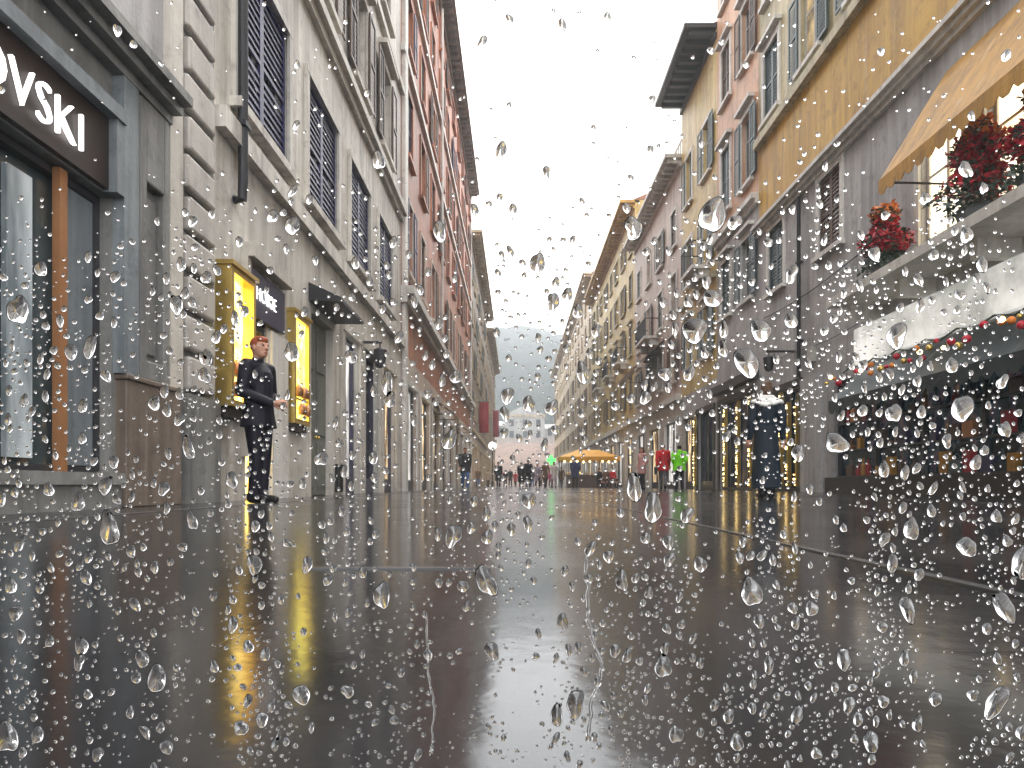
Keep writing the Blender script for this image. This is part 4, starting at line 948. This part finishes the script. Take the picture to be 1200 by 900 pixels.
def dens(u, v):
    """how thickly the rain clings, over the pane: u across, v up (metres on the glass, ground at 0)"""
    d = .05 if v > .41 else (.05 + (.41 - v) / .13 * .95 if v > .28 else (1.0 if v > .12 else .75))
    d *= .8 + .35 * max(0, min(1, (u + .05) / .2))
    d += .9 * math.exp(-((u - .20) / .10) ** 2 - ((v - .30) / .05) ** 2) + .45 * math.exp(-((u + .24) / .07) ** 2 - ((v - .23) / .05) ** 2)
    cl = .48 + 1.4 * pnoise(Vector((u * 26, v * 8, 2))) + .7 * pnoise(Vector((u * 70, v * 40, 5))); return max(.01, d * (.10 + max(0, cl)))
CLEAR = ((-.186, -.150, .19, .305), (.150, .182, .195, .275), (.092, .114, .192, .228), (-.045, .07, .192, .226))   # few big drops settle here
spots = []
grid = {}
def free(x, z, r):
    k = (int(x / .012), int(z / .012))
    for i in (-1, 0, 1):
        for j in (-1, 0, 1):
            for (a, b, c) in grid.get((k[0] + i, k[1] + j), ()):
                if (a - x) ** 2 + (b - z) ** 2 < ((c + r) * .95) ** 2: return False
    return True
def put(lo, hi, n, pw=1.0):
    c = t = 0
    while c < n and t < n * 60:
        t += 1; x = rw.uniform(-.47, .47); z = rw.uniform(.012, .60)
        if rw.random() > dens(x, z): continue
        r = lo + (hi - lo) * rw.random() ** 2.2
        if r > .0024 and any(a0 < x < a1 and b0 < z < b1 for a0, a1, b0, b1 in CLEAR): continue
        if not free(x, z, r * 1.15): continue
        grid.setdefault((int(x / .012), int(z / .012)), []).append((x, z, r * 1.15)); spots.append((r, x, z)); c += 1
put(.0052, .0098, 62); put(.0028, .0054, 470); put(.0013, .0028, 3300); put(.0006, .0013, 4200)
spots.sort(reverse=True)
NBIG = 290
small = MB()
for i, (r, x, z) in enumerate(spots):
    big = r > .0022
    el = rw.uniform(1.0, 1.75) if big else rw.uniform(.8, 1.3); ang = rw.gauss(0, .25) if big else rw.gauss(0, .6)
    mb = MB() if i < NBIG else small
    drop_mesh(mb, x, z, r * .88, el, ang, rw.uniform(.26, .40), .62 if big else .5, 26 if i < NBIG else 12, 8 if i < NBIG else 5)
    if i < NBIG:
        o = mb.build('raindrop', M['water'], None, smooth=True); settle(o)
        tag(o, 'large clear raindrop in the rain-spattered foreground, showing the street upside down', 'raindrop', 'raindrops before the street')
o = small.build('fine_raindrops', M['water'], None, smooth=True); settle(o); o['kind'] = 'stuff'
tag(o, 'fine scatter of tiny clear raindrops on the rainy view', 'raindrops')

def trail(pts, w, lab):
    mb = MB(); n = len(pts); seg = 10
    for i, (x, z) in enumerate(pts):
        ww = w * (.55 + .45 * math.sin(i * 1.7) ** 2) * (1.9 if i == n - 1 else 1) * (.4 if i == 0 else 1)
        for k in range(seg):
            t = 2 * math.pi * k / seg; mb.v.append(Vector((x + ww * math.cos(t), PANE_Y + .003 + max(0, ww * .8 * math.sin(t)), z)))
    for i in range(n - 1):
        for k in range(seg):
            k2 = (k + 1) % seg; mb.f.append((i * seg + k, i * seg + k2, (i + 1) * seg + k2, (i + 1) * seg + k)); mb.m.append(0)
    mb.f.append(tuple(range(seg))); mb.m.append(0); mb.f.append(tuple((n - 1) * seg + k for k in range(seg))); mb.m.append(0)
    o = mb.build('water_trail', M['water'], None, smooth=True); settle(o); tag(o, lab, 'water trail', 'water trails before the street')
def wander(x, z0, z1, amp, sd): return [(x + amp * (pnoise(Vector((sd, i * .16, 0))) + .22 * pnoise(Vector((sd, i * .7, 3)))) , z0 + (z1 - z0) * i / 22) for i in range(23)]
trail(wander(.052, .155, .03, .010, 1.5), .0016, 'long water trail running down right of the street centre')
trail(wander(-.058, .115, .02, .006, 4.5), .0009, 'thin water trail low on the left of the street centre')
